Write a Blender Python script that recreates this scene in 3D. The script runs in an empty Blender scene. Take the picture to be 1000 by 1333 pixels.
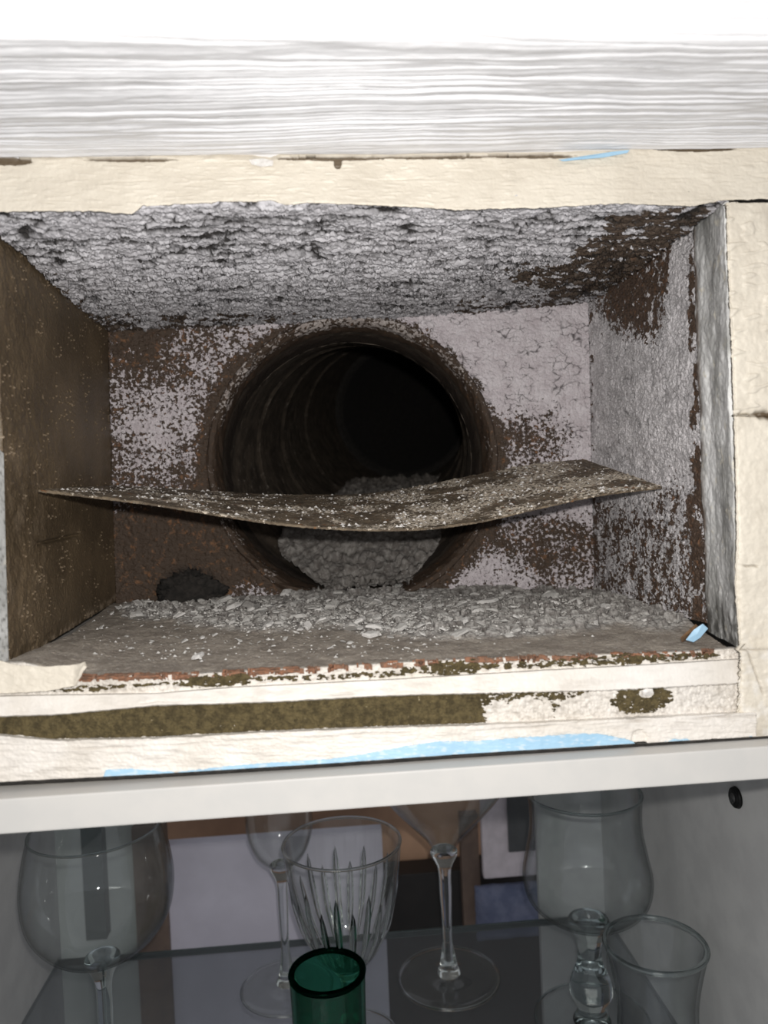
import bpy, bmesh, math, random
import numpy as np
from mathutils import Vector, Matrix
random.seed(7); RNG = np.random.RandomState(11)
S = bpy.context.scene
COL = S.collection
# ------------------------------------------------------------------ camera
F = 1000.0
YAW, PITCH, ROLL = math.radians(-4.0), math.radians(-1.5), math.radians(2.5)
cam_d = bpy.data.cameras.new('camera'); cam = bpy.data.objects.new('camera', cam_d); COL.objects.link(cam)
cam_d.sensor_fit = 'VERTICAL'; cam_d.sensor_height = 36.0; cam_d.sensor_width = 27.0
cam_d.lens = F / 1333.0 * 36.0; cam_d.clip_start = 0.01
RM = (Matrix.Rotation(YAW, 3, 'Z') @ Matrix.Rotation(math.pi/2 + PITCH, 3, 'X') @ Matrix.Rotation(-ROLL, 3, 'Z'))
cam.matrix_world = RM.to_4x4()
cam_d.dof.use_dof = True; cam_d.dof.focus_distance = 0.35; cam_d.dof.aperture_fstop = 13.0
S.camera = cam
R = np.array(RM)
# ------------------------------------------------------------------ world, lights, exposure
w = bpy.data.worlds.new('world'); S.world = w; w.use_nodes = True
w.node_tree.nodes['Background'].inputs[0].default_value = (0.93, 0.95, 1.0, 1)
w.node_tree.nodes['Background'].inputs[1].default_value = 0.28
def lamp(name, kind, loc, energy, color, size, aim=None):
    d = bpy.data.lights.new(name, kind); d.energy = energy; d.color = color
    if kind == 'POINT': d.shadow_soft_size = size
    else: d.size = size
    o = bpy.data.objects.new(name, d); COL.objects.link(o); o.location = loc
    if aim is not None:
        o.rotation_euler = (Vector(aim) - Vector(loc)).to_track_quat('-Z', 'Y').to_euler()
    return o
lamp('phone_flash', 'POINT', (0.006, -0.004, 0.014), 2.6, (1.0, 0.97, 0.93), 0.003)
lamp('room_light', 'AREA', (-0.5, -1.6, 1.3), 5.0, (1.0, 0.95, 0.88), 0.8, (0, 0.3, 0))
S.view_settings.view_transform = 'Standard'; S.view_settings.look = 'None'
S.view_settings.gamma = 1.0; S.view_settings.use_curve_mapping = False
S.view_settings.exposure = 0.42

# ------------------------------------------------------------------ pixel rays to points in the room
def rays(px, py):
    px = np.asarray(px, float); py = np.asarray(py, float)
    v = np.stack([(px-500)/F, -(py-666.5)/F, -np.ones_like(px)], -1)
    return v @ R.T
def P(px, py, Y):
    d = rays(px, py); return d * (np.asarray(Y, float)/d[..., 1])[..., None]
def Pz(px, py, z):
    d = rays(px, py); return d * (z/d[..., 2])[..., None]
def PV(px, py, Y): return Vector(P(np.array(px), np.array(py), Y))
def to_px(p):
    c = p @ R; return 500 + F*c[..., 0]/-c[..., 2], 666.5 - F*c[..., 1]/-c[..., 2]

# ------------------------------------------------------------------ noise
def _hash(ix, iy, seed):
    h = (ix.astype(np.int64)*374761393 + iy.astype(np.int64)*668265263 + seed*974634777) & 0xffffffff
    h = ((h ^ (h >> 13))*1274126177) & 0xffffffff
    h = h ^ (h >> 16)
    return (h & 0xffff)/65535.0
def gn(x, y, seed=0):
    x0 = np.floor(x); y0 = np.floor(y); fx = x-x0; fy = y-y0
    ix = x0.astype(np.int64); iy = y0.astype(np.int64)
    u = fx*fx*fx*(fx*(fx*6-15)+10); v = fy*fy*fy*(fy*(fy*6-15)+10)
    def g(dx, dy):
        a = _hash(ix+dx, iy+dy, seed)*2*math.pi
        return np.cos(a)*(fx-dx) + np.sin(a)*(fy-dy)
    a = g(0,0)*(1-u)+g(1,0)*u; b = g(0,1)*(1-u)+g(1,1)*u
    return (a*(1-v)+b*v)*1.5
def fbm(x, y, o=4, seed=0, gain=.5):
    s = 0; a = 1.0; t = 0
    for i in range(o):
        s = s + a*gn(x*2**i, y*2**i, seed+i*17); t += a; a *= gain
    return s/t
def worley(x, y, seed=0):
    x0 = np.floor(x).astype(np.int64); y0 = np.floor(y).astype(np.int64)
    f1 = np.full(x.shape, 9.0); f2 = np.full(x.shape, 9.0); cid = np.zeros(x.shape)
    for dx in (-1,0,1):
        for dy in (-1,0,1):
            cx = x0+dx; cy = y0+dy
            qx = cx + _hash(cx, cy, seed); qy = cy + _hash(cx, cy, seed+5)
            d = np.hypot(qx-x, qy-y)
            nf = d < f1
            f2 = np.where(nf, f1, np.minimum(f2, d)); cid = np.where(nf, _hash(cx, cy, seed+9), cid); f1 = np.where(nf, d, f1)
    return f1, f2, cid
def ss(a, b, x):
    t = np.clip((x-a)/(b-a), 0, 1); return t*t*(3-2*t)
def ipl(pts, x):
    pts = np.array(pts, float); return np.interp(x, pts[:,0], pts[:,1])
def blob(px, py, cx, cy, rx, ry, ang=0.0):
    c, s = math.cos(math.radians(ang)), math.sin(math.radians(ang))
    dx = px-cx; dy = py-cy; a = (dx*c+dy*s)/rx; b = (-dx*s+dy*c)/ry
    return np.clip(1-(a*a+b*b), 0, 1)

# ------------------------------------------------------------------ object helpers
def tag(o, label=None, cat=None, group=None, kind=None):
    if label: o['label'] = label
    if cat: o['category'] = cat
    if group: o['group'] = group
    if kind: o['kind'] = kind
    return o
def empty(name, loc):
    o = bpy.data.objects.new(name, None); COL.objects.link(o); o.location = Vector(loc); o.empty_display_size = .02
    return o
def origin_of(parent):
    v = Vector((0,0,0))
    while parent is not None: v += parent.location; parent = parent.parent
    return v
def mesh_obj(name, verts, faces, mat, parent=None, attrs=None, smooth=True, org=None):
    """verts in world coordinates; org gives a top-level mesh its own origin."""
    verts = np.asarray(verts, float)
    base = np.array(origin_of(parent)) + (np.array(org) if org is not None else 0)
    me = bpy.data.meshes.new(name)
    loc = verts - base
    if isinstance(faces, np.ndarray) and faces.ndim == 2:
        n, k = faces.shape
        me.vertices.add(len(loc)); me.vertices.foreach_set('co', loc.astype(np.float32).ravel())
        me.loops.add(n*k); me.loops.foreach_set('vertex_index', faces.astype(np.int32).ravel())
        me.polygons.add(n); me.polygons.foreach_set('loop_start', np.arange(0, n*k, k, dtype=np.int32))
        me.update(calc_edges=True)
    else:
        me.from_pydata([tuple(v) for v in loc], [], [tuple(int(i) for i in f) for f in faces]); me.update()
    me.polygons.foreach_set('use_smooth', [smooth]*len(me.polygons))
    for k, a in (attrs or {}).items():
        at = me.attributes.new(k, 'FLOAT', 'POINT'); at.data.foreach_set('value', np.asarray(a, np.float32).ravel())
    me.materials.append(mat)
    o = bpy.data.objects.new(name, me); COL.objects.link(o); o.parent = parent
    if org is not None: o.location = Vector(org)
    return o
def box(name, lo, hi, mat, parent=None, bevel=0.0008, org=None, seg=2):
    lo = np.array(lo); hi = np.array(hi)
    bm = bmesh.new(); bmesh.ops.create_cube(bm, size=1)
    for v in bm.verts: v.co = Vector((lo+hi)/2) + Vector(np.array(v.co)*(hi-lo))
    if bevel: bmesh.ops.bevel(bm, geom=bm.edges[:], offset=bevel, segments=seg, affect='EDGES', profile=.7)
    return bm_obj(name, bm, mat, parent, org)
def bm_obj(name, bm, mat, parent=None, org=None, smooth=False):
    base = origin_of(parent) + (Vector(org) if org is not None else Vector((0,0,0)))
    bmesh.ops.translate(bm, vec=-base, verts=bm.verts[:])
    me = bpy.data.meshes.new(name); bm.to_mesh(me); bm.free(); me.materials.append(mat)
    me.polygons.foreach_set('use_smooth', [smooth]*len(me.polygons))
    o = bpy.data.objects.new(name, me); COL.objects.link(o); o.parent = parent
    if org is not None: o.location = Vector(org)
    return o
def patch(name, rows, nx, nys, hfun, mat, parent=None, afun=None, keep=None, skirt=0.002, flip=1, org=None):
    """Relief surface lofted through rows; each row is a function t(0..1) -> points; nys = samples per span."""
    t = np.linspace(0, 1, nx)
    R_ = [r(t) for r in rows]
    out = []
    for i in range(len(rows)-1):
        n = nys[i]; last = i == len(rows)-2
        for v in np.linspace(0, 1, n, endpoint=False): out.append(R_[i]*(1-v)+R_[i+1]*v)
        if last: out.append(R_[i+1])
    G = np.array(out)                                   # rows x cols x 3
    du = np.gradient(G, axis=1); dv = np.gradient(G, axis=0)
    N = np.cross(du, dv); N /= np.linalg.norm(N, axis=-1, keepdims=True)+1e-12
    if flip == 1:                                        # face the open room
        sgn = np.sign(-(N*G).sum(-1)); m = np.sign(np.median(sgn)); N *= m
    px, py = to_px(G)
    h, at = hfun(G, px, py)
    V = G + N*h[..., None]
    ny, nxx = V.shape[:2]
    idx = np.arange(ny*nxx).reshape(ny, nxx)
    q = np.stack([idx[:-1,:-1], idx[:-1,1:], idx[1:,1:], idx[1:,:-1]], -1).reshape(-1, 4)
    if keep is not None:
        K = (keep(px, py) if keep.__code__.co_argcount == 2 else keep(G, px, py)) > .5; kk = (K[:-1,:-1]&K[:-1,1:]&K[1:,1:]&K[1:,:-1]).reshape(-1); q = q[kk]
    V = V.reshape(-1, 3); A = {k: np.asarray(a).reshape(-1) for k, a in at.items()}; NN = N.reshape(-1,3)
    # skirt: gives the sheet its thickness
    e = np.concatenate([q[:,[0,1]], q[:,[1,2]], q[:,[2,3]], q[:,[3,0]]])
    key = np.sort(e, 1); kk = key[:,0]*len(V)+key[:,1]
    u_, inv, cnt = np.unique(kk, return_inverse=True, return_counts=True)
    be = e[cnt[inv] == 1]
    bv = np.unique(be); m = np.full(len(V), -1); m[bv] = len(V)+np.arange(len(bv))
    V2 = np.concatenate([V, V[bv]-NN[bv]*skirt]); A = {k: np.concatenate([a, a[bv]]) for k, a in A.items()}
    q = np.concatenate([q, np.stack([be[:,1], be[:,0], m[be[:,0]], m[be[:,1]]], -1)])
    used = np.unique(q); rm = np.full(len(V2), -1); rm[used] = np.arange(len(used))
    return mesh_obj(name, V2[used], rm[q], mat, parent, {k: a[used] for k, a in A.items()}, org=org)
def row(pts):
    """pts: (px, py, Y); the row runs straight in the room between the points."""
    pts = np.array(pts, float); p = P(pts[:,0], pts[:,1], pts[:,2]); s = (pts[:,0]-pts[0,0])/(pts[-1,0]-pts[0,0])
    return lambda t: np.stack([np.interp(t, s, p[:,k]) for k in range(3)], -1)
def rowf(x0, x1, fy, Y):
    """a row following the height curve fy(px) at depth Y."""
    def f(t):
        px = x0+(x1-x0)*t; return P(px, ipl(fy, px), np.full_like(px, Y))
    return f

# ------------------------------------------------------------------ materials
def mat(name):
    m = bpy.data.materials.new(name); m.use_nodes = True; nt = m.node_tree
    return m, nt, nt.nodes['Principled BSDF']
class NB:
    def __init__(s, nt): s.nt = nt; s.tc = nt.nodes.new('ShaderNodeTexCoord')
    def link(s, a, b): s.nt.links.new(a, b)
    def noise(s, scale, detail=4, rough=.6, dist=0.0, vec=None, sc3=None):
        n = s.nt.nodes.new('ShaderNodeTexNoise'); n.inputs['Scale'].default_value = scale; n.inputs['Detail'].default_value = detail
        n.inputs['Roughness'].default_value = rough; n.inputs['Distortion'].default_value = dist
        src = vec or s.tc.outputs['Object']
        if sc3:
            mp = s.nt.nodes.new('ShaderNodeMapping'); mp.inputs['Scale'].default_value = sc3; s.link(src, mp.inputs[0]); src = mp.outputs[0]
        s.link(src, n.inputs['Vector']); return n.outputs['Fac']
    def voro(s, scale, feature='F1'):
        n = s.nt.nodes.new('ShaderNodeTexVoronoi'); n.inputs['Scale'].default_value = scale; n.feature = feature
        s.link(s.tc.outputs['Object'], n.inputs['Vector']); return n.outputs['Distance'], n.outputs.get('Color')
    def math(s, op, a, b=None, c=None, clamp=False):
        n = s.nt.nodes.new('ShaderNodeMath'); n.operation = op; n.use_clamp = clamp
        for i, v in enumerate((a, b, c)):
            if v is None: continue
            if isinstance(v, (int, float)): n.inputs[i].default_value = v
            else: s.link(v, n.inputs[i])
        return n.outputs[0]
    def rng(s, v, a, b, c=0.0, d=1.0):
        n = s.nt.nodes.new('ShaderNodeMapRange'); n.interpolation_type = 'SMOOTHSTEP'
        for i, x in enumerate((a, b, c, d)): n.inputs[1+i].default_value = x
        s.link(v, n.inputs[0]); return n.outputs[0]
    def mix(s, f, a, b):
        n = s.nt.nodes.new('ShaderNodeMix'); n.data_type = 'RGBA'
        for i, v in ((0, f), (6, a), (7, b)):
            if isinstance(v, (tuple, list)): n.inputs[i].default_value = (*v[:3], 1)
            elif isinstance(v, (int, float)): n.inputs[i].default_value = v
            else: s.link(v, n.inputs[i])
        return n.outputs[2]
    def attr(s, name):
        n = s.nt.nodes.new('ShaderNodeAttribute'); n.attribute_name = name; return n.outputs['Fac']
    def bump(s, h, dist, strength=1.0, bsdf=None):
        n = s.nt.nodes.new('ShaderNodeBump'); n.inputs['Distance'].default_value = dist; n.inputs['Strength'].default_value = strength
        s.link(h, n.inputs['Height']); s.link(n.outputs[0], bsdf.inputs['Normal']); return n
def crust(name, white=(.50,.475,.49), white2=(.30,.275,.285), br=(.045,.028,.018), br2=(.21,.085,.032), scale=420, rough=.75, orange=.62):
    """flaking white deposit over rusted steel; 'rust' says how much of the deposit has gone, 'dirt' is soot in cracks."""
    m, nt, b = mat(name); n = NB(nt)
    spk = n.noise(scale, 5, .65); med = n.noise(scale*.23, 4, .6); fine = n.noise(scale*3, 3, .6)
    wcol = n.mix(n.rng(n.math('ADD', n.math('MULTIPLY', fine, .5), n.math('MULTIPLY', med, .5)), .38, .62), white2, white)
    bcol = n.mix(n.rng(n.noise(scale*.6, 4, .6), orange-.08, orange+.1), br, br2)
    f = n.math('ADD', n.math('MULTIPLY', spk, .75), n.math('MULTIPLY', med, .25))
    thr = n.math('SUBTRACT', n.math('ADD', f, n.math('MULTIPLY', n.attr('rust'), .56)), .76)
    fac = n.rng(thr, -.012, .03)
    col = n.mix(fac, wcol, bcol)
    col = n.mix(n.math('MULTIPLY', n.attr('dirt'), .97, clamp=True), col, (.014,.011,.009))
    n.link(col, b.inputs['Base Color'])
    n.link(n.math('SUBTRACT', rough+.1, n.math('MULTIPLY', fac, .25)), b.inputs['Roughness'])
    h = n.math('SUBTRACT', n.math('ADD', fine, n.math('MULTIPLY', spk, 1.2)), n.math('MULTIPLY', fac, .6))
    n.bump(h, .0007, .8, b)
    return m
M_CEIL = crust('sooty_plaster', (.70,.685,.71), (.50,.485,.505), (.085,.060,.043), (.20,.10,.05), scale=170, orange=.72)
M_BACK = crust('flaking_white_rust', (.76,.71,.73), (.58,.52,.54), (.075,.050,.034), (.23,.115,.055), scale=520)
M_SIDE = crust('flaking_grey_rust', (.76,.73,.74), (.42,.40,.405), (.085,.055,.038), (.18,.09,.045), scale=520)
def m_brownpaint():
    m, nt, b = mat('dark_brown_enamel'); n = NB(nt)
    c = n.mix(n.rng(n.noise(30, 5, .6), .35, .65), (.095,.068,.040), (.150,.108,.064))
    c = n.mix(n.attr('rust'), c, (.33,.255,.18))
    sp = n.rng(n.noise(900, 3, .6), .66, .74)
    c = n.mix(n.math('MULTIPLY', sp, .6), c, (.30,.24,.17))
    n.link(c, b.inputs['Base Color']); b.inputs['Roughness'].default_value = .45
    n.bump(n.math('ADD', n.noise(700, 4, .6), n.math('MULTIPLY', sp, .8)), .0005, .7, b); return m
M_BROWN = m_brownpaint()
def m_baffle():
    m, nt, b = mat('rusty_steel_with_ash'); n = NB(nt)
    c = n.mix(n.rng(n.noise(160, 5, .6), .35, .65), (.085,.062,.040), (.19,.145,.095))
    f = n.rng(n.math('ADD', n.noise(520, 4, .65), n.math('MULTIPLY', n.attr('rust'), .2)), .60, .66)
    c = n.mix(f, c, (.60,.52,.42)); c = n.mix(n.rng(n.noise(300, 3, .6), .62, .7), c, (.22,.10,.04))
    n.link(c, b.inputs['Base Color']); b.inputs['Roughness'].default_value = .7
    n.bump(n.math('ADD', n.noise(700, 4, .7), f), .0008, .9, b); return m
M_BAFFLE = m_baffle()
def m_sootpipe():
    m, nt, b = mat('sooty_steel'); n = NB(nt)
    c = n.mix(n.rng(n.noise(90, 5, .6), .35, .65), (.045,.035,.026), (.10,.078,.058))
    f = n.rng(n.math('ADD', n.noise(260, 4, .7), n.math('MULTIPLY', n.attr('rust'), .3)), .66, .78)
    c = n.mix(f, c, (.20,.17,.14))
    n.link(c, b.inputs['Base Color']); b.inputs['Roughness'].default_value = .6
    n.bump(n.noise(500, 4, .7), .0006, .7, b); return m
M_SOOT = m_sootpipe()
def m_ash():
    m, nt, b = mat('ash_rubble'); n = NB(nt)
    c = n.mix(n.rng(n.noise(280, 5, .65), .35, .65), (.24,.22,.205), (.55,.53,.50))
    c = n.mix(n.attr('rust'), c, n.mix(n.rng(n.noise(120,5,.65),.35,.65), (.24,.20,.16), (.40,.345,.285)))
    c = n.mix(n.math('MULTIPLY', n.attr('dirt'), .8, clamp=True), c, (.05,.04,.034))
    c = n.mix(n.rng(n.noise(700, 3, .6), .63, .72), c, (.52,.50,.47))
    n.link(c, b.inputs['Base Color']); b.inputs['Roughness'].default_value = .9
    n.bump(n.noise(1100, 5, .7), .0007, .9, b); return m
M_ASH = m_ash()
def m_paint(name, c1, c2, dirt=(.09,.06,.03), rough=.5, bscale=700, bd=.0002, nscale=60):
    m, nt, b = mat(name); n = NB(nt)
    c = n.mix(n.rng(n.noise(nscale, 5, .6), .35, .65), c1, c2)
    c = n.mix(n.attr('dirt'), c, dirt)
    c = n.mix(n.attr('pale'), c, (.78,.76,.73))
    n.link(c, b.inputs['Base Color']); b.inputs['Roughness'].default_value = rough
    n.bump(n.noise(bscale, 4, .6), bd, .8, b); return m
M_CREAM = m_paint('cream_paint', (.69,.635,.54), (.62,.565,.475))
M_SILL = m_paint('chalky_white_paint', (.72,.68,.63), (.65,.605,.545))
M_BEAM = m_paint('white_grained_paint', (.76,.76,.775), (.70,.70,.715), rough=.42, bd=.0001)
M_BLUE = m_paint('pale_blue_paint', (.36,.56,.72), (.30,.49,.65))
def m_olive():
    m, nt, b = mat('olive_glue_residue'); n = NB(nt)
    c = n.mix(n.rng(n.noise(420, 5, .7), .35, .65), (.065,.048,.018), (.155,.118,.050))
    c = n.mix(n.rng(n.noise(900, 3, .6), .68,.76), c, (.50,.42,.26))
    n.link(c, b.inputs['Base Color']); b.inputs['Roughness'].default_value = .85
    n.bump(n.noise(1300, 5, .75), .0009, .9, b); return m
M_OLIVE = m_olive()
def m_zinc():
    m, nt, b = mat('weathered_zinc'); n = NB(nt)
    c = n.mix(n.rng(n.noise(45, 6, .65, .6, sc3=(1,1,.45)), .38, .62), (.50,.50,.485), (.88,.88,.87))
    c = n.mix(n.rng(n.noise(160, 4, .6), .58, .7), c, (.80,.76,.66))
    c = n.mix(n.attr('rust'), c, (.10,.055,.03)); c = n.mix(n.attr('dirt'), c, (.07,.068,.06))
    n.link(c, b.inputs['Base Color']); b.inputs['Roughness'].default_value = .6; b.inputs['Metallic'].default_value = .0
    n.bump(n.noise(500, 4, .6), .0003, .8, b); return m
M_ZINC = m_zinc()
def flat(name, c, rough=.5, c2=None, scale=80, metal=0.0, bd=0.0):
    m, nt, b = mat(name); n = NB(nt)
    n.link(n.mix(n.rng(n.noise(scale, 4, .6), .35, .65), c, c2 or tuple(x*.85 for x in c)), b.inputs['Base Color'])
    b.inputs['Roughness'].default_value = rough; b.inputs['Metallic'].default_value = metal
    if bd: n.bump(n.noise(scale*8, 4, .6), bd, .8, b)
    return m
M_FLAKE = flat('plaster_flake', (.74,.72,.69), .85, (.48,.46,.43), 400, bd=.0004)
M_FLAKEW = flat('white_plaster_flake', (.84,.82,.79), .8, (.66,.63,.60), 400, bd=.0003)
M_CHAR = flat('black_soot_and_gap_shade', (.016,.014,.012), .95, (.035,.03,.026), 300, bd=.0008)
M_CAB = flat('grey_white_laminate', (.54,.53,.51), .4, (.57,.555,.53), 60)
M_CABIN = flat('grey_laminate_inside', (.52,.52,.51), .5, (.46,.46,.455), 40)
M_LILAC = flat('lilac_grey_panel', (.62,.60,.70), .5, (.54,.52,.61), 12)
M_POST = flat('brown_wood_post', (.17,.12,.095), .6, (.12,.085,.07), 40)
M_BROWNWALL = flat('tan_wall', (.70,.44,.29), .8, (.5,.31,.21), 9)
M_DARK = flat('dark_wood', (.020,.017,.017), .5, (.012,.011,.011), 20)
M_FRAMEW = flat('pale_frame', (.62,.57,.62), .5)
M_CLOTHB = flat('blue_grey_cloth', (.10,.12,.20), .9, (.16,.18,.27), 60, bd=.001)
M_WOOD = flat('bare_brown_wood', (.22,.12,.055), .8, (.08,.045,.02), 200, bd=.0006)
M_RUSTED = flat('orange_rusted_edge', (.34,.16,.09), .8, (.20,.12,.08), 500, bd=.0005)
M_SCREW = flat('black_metal_cap', (.02,.02,.02), .25, metal=.6)
def glass(name, tint, edge, gloss=.9, base=.0, haze=.0, hazecol=(.5,.5,.5)):
    m = bpy.data.materials.new(name); m.use_nodes = True; nt = m.node_tree; nt.nodes.clear()
    out = nt.nodes.new('ShaderNodeOutputMaterial'); tr = nt.nodes.new('ShaderNodeBsdfTransparent'); gl = nt.nodes.new('ShaderNodeBsdfGlossy')
    gl.inputs['Roughness'].default_value = .03; gl.inputs['Color'].default_value = (gloss, gloss, gloss, 1)
    lw = nt.nodes.new('ShaderNodeLayerWeight'); lw.inputs['Blend'].default_value = .5
    n = NB(nt); f = n.math('POWER', lw.outputs['Facing'], 4.5)
    n.link(n.mix(f, tint, edge), tr.inputs['Color'])
    fr = nt.nodes.new('ShaderNodeFresnel'); fr.inputs['IOR'].default_value = 1.5
    mx = nt.nodes.new('ShaderNodeMixShader')
    geo = nt.nodes.new('ShaderNodeNewGeometry')
    ff = n.math('MULTIPLY', n.math('ADD', n.math('MULTIPLY', n.math('POWER', lw.outputs['Facing'], 4.0), .45), .045), 1.0)
    n.link(ff, mx.inputs[0]); n.link(tr.outputs[0], mx.inputs[1]); n.link(gl.outputs[0], mx.inputs[2])
    last = mx.outputs[0]
    if haze:
        df = nt.nodes.new('ShaderNodeBsdfDiffuse'); df.inputs[0].default_value = (*hazecol, 1)
        m2 = nt.nodes.new('ShaderNodeMixShader'); m2.inputs[0].default_value = haze
        n.link(last, m2.inputs[1]); n.link(df.outputs[0], m2.inputs[2]); last = m2.outputs[0]
    n.link(last, out.inputs['Surface']); return m
G_CLEAR = glass('clear_glass', (.985,.99,.985), (.50,.53,.52), haze=.006)
G_GREY = glass('smoky_clear_glass', (.95,.962,.965), (.33,.36,.36), haze=.008, hazecol=(.6,.6,.58))
G_GREEN = glass('bottle_green_glass', (.32,.68,.55), (.02,.10,.07), haze=.012, hazecol=(.0,.3,.2))
G_SHELF = glass('shelf_glass', (.80,.82,.83), (.6,.65,.65), gloss=.6, haze=.10, hazecol=(.42,.43,.46))

def refr(name, col, rough=.0):
    m = bpy.data.materials.new(name); m.use_nodes = True; nt = m.node_tree; nt.nodes.clear()
    g = nt.nodes.new('ShaderNodeBsdfGlass'); g.inputs['Color'].default_value = (*col,1); g.inputs['IOR'].default_value = 1.5; g.inputs['Roughness'].default_value = rough
    o = nt.nodes.new('ShaderNodeOutputMaterial'); nt.links.new(g.outputs[0], o.inputs['Surface']); return m
R_CLEAR = refr('solid_clear_glass', (.96,.97,.965)); R_GREY = refr('solid_grey_glass', (.88,.91,.91)); R_GREEN = refr('solid_green_glass', (.02,.14,.09))
SOLID = {G_CLEAR.name: R_CLEAR, G_GREY.name: R_GREY, G_GREEN.name: R_GREEN}
# ================================================================== WOODGRAIN BEAM (mantel)
z_beam = float(P(np.array(500.), np.array(201.), .264)[2])
yb_front = float(Pz(np.array(500.), np.array(47.), z_beam)[1])
def beam():
    x0, x1 = -.26, .30
    top = z_beam+.075; yback = .268; rad = .004
    # cross section from the wall along the underside, round the arris and up the front face
    path = [(yback, z_beam)]
    path += [(y, z_beam) for y in np.linspace(yback, yb_front+rad, 420)[1:]]
    path += [(yb_front+rad-rad*math.sin(a), z_beam+rad-rad*math.cos(a)) for a in np.linspace(0, math.pi/2, 16)[1:]]
    path += [(yb_front, z) for z in np.linspace(z_beam+rad, top, 160)[1:]]
    path = np.array(path); nx = 420
    X = np.linspace(x0, x1, nx)
    d = np.concatenate([[0], np.cumsum(np.hypot(*np.diff(path, axis=0).T))])
    XX, DD = np.meshgrid(X, d)
    nrm = np.gradient(path, axis=0); nrm = np.stack([nrm[:,1], -nrm[:,0]], -1); nrm /= np.linalg.norm(nrm, axis=1, keepdims=True)
    nrm = np.where((nrm[:, :1] > 0) | (nrm[:, 1:] > 0.5), -nrm, nrm)
    warp = .0022*fbm(XX*14, DD*22, 3, 3) + .0009*fbm(XX*45, DD*60, 3, 8) + .004*fbm(XX*5, DD*9, 2, 31)
    k = 1 + .55*fbm(XX*3, DD*4, 2, 77)
    D2 = DD + warp
    g = gn(XX*6, D2*340, 5) + .55*gn(XX*10, D2*700, 9)
    ridge = np.abs(gn(XX*7+4, D2*250, 21)); groove = 1-ss(0, .22, ridge)
    h = .00042*g*k - .00085*groove*(.45+.55*ss(-.3,.4,fbm(XX*9, DD*60, 2, 40)))
    h += .00015*fbm(XX*200, DD*700, 3, 60)
    h *= (1-.6*ss(d[419]+.004, d[419]+.02, DD))
    V = np.stack([XX, path[:,0][:,None]+nrm[:,0][:,None]*h, path[:,1][:,None]+nrm[:,1][:,None]*h], -1)
    ny = len(path); idx = np.arange(ny*nx).reshape(ny, nx)
    q = np.stack([idx[:-1,:-1], idx[:-1,1:], idx[1:,1:], idx[1:,:-1]], -1).reshape(-1,4)
    V = V.reshape(-1,3); nV = len(V)
    ends = np.array([[x0, yback, top], [x1, yback, top]]); V = np.concatenate([V, ends])
    faces = q.tolist()
    faces += [[*idx[-1, ::-1], nV, nV+1][::-1] if False else [int(idx[-1,0]), int(idx[-1,-1]), nV+1, nV]]
    faces = [list(map(int, f)) for f in faces]
    faces.append([nV, nV+1, int(idx[0,-1]), int(idx[0,0])])
    faces.append([int(i) for i in idx[:,0]] + [nV]); faces.append([int(i) for i in idx[::-1,-1]] + [nV+1][::1])
    o = mesh_obj('mantel_beam', V, faces, M_BEAM, None, {'dirt': np.zeros(len(V)), 'pale': np.zeros(len(V))}, org=(0, yback, z_beam))
    tag(o, 'white painted beam with deep wavy woodgrain running above the vent opening', 'beam')
beam()

# ================================================================== MASONRY behind and around (keeps the room closed)
YF = .266
wall_l = float(P(np.array(-8.), np.array(500.), .29)[0])
M_WALL = flat('hidden_masonry', (.35,.33,.30), .9, (.25,.23,.21), 60)

# ------------------------------------------------------------------ upper cream board: trim_1
TOPB = [(-60,203),(0,205),(60,208),(250,205),(330,207),(352,212),(365,204),(500,204),(600,202),(720,201),(850,193),(960,189),(1060,184)]
def ragged(x, seed, amp): return amp*fbm(x/22, x*0+seed, 4, seed, .6)
LOWB = [(-60,275),(0,277),(60,276),(120,276),(172,280),(186,269),(240,267),(300,263),(330,264),(352,261),(372,268),(400,265),(430,266),(500,269),(560,272),(600,275),(640,273),(720,271),(800,266),(860,268),(900,270),(940,262),(1060,258)]
def top_fy(t_px): return t_px
def h_top(G, px, py):
    x = px; y = py
    h = .00035*fbm(x/30, y/12, 4, 4) + .00012*fbm(x/5, y/4, 3, 14)
    seam = np.exp(-((y-(236-.006*x+2.5*gn(x/60, x*0, 3)))/1.0)**2)*ss(-.1,.35,fbm(x/70, x*0+5, 3, 9))
    h -= .0004*seam
    wrinkle = ss(.25,.6,gn(x/26, y/3.0, 22)); h += .0003*wrinkle
    wood = np.clip(blob(x,y,12,209,34,7)+blob(x,y,560,204,80,3.4)+blob(x,y,905,193,62,4.6)+blob(x,y,430,206,80,3.4)+blob(x,y,170,208,70,2.5)+blob(x,y,690,203,70,3)+blob(x,y,440,212,6,9), 0, 1)
    wood = ss(.15,.35, wood + .25*fbm(x/8, y/3, 3, 2))
    h -= .0008*wood
    e = np.clip((y-ipl(LOWB,x)+4)/4, 0, 1); h -= .0005*e*e
    return h, {'dirt': np.clip(wood, 0, 1)*.95, 'pale': np.zeros_like(x)}
def rowr(x0, x1, pts, Y, amp, seed, dy=0, off=0):
    def f(t):
        px = x0+(x1-x0)*t; py = ipl(pts, px)+dy+amp*fbm(px/14, px*0+seed, 4, seed, .65)
        return P(px, py, np.full_like(px, Y))
    return f
trim1 = patch('trim_1', [rowr(-60,1060,TOPB,.2665,0,1,-14), rowr(-60,1060,TOPB,.2630,.9,1), rowr(-60,1060,LOWB,.2615,2.6,7), rowr(-60,1060,LOWB,.2665,2.6,7,-6)], 1100, [5,64,8], h_top, M_CREAM, skirt=.001)
tag(trim1, 'cream painted board between the grained beam and the vent opening', kind='structure')
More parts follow.
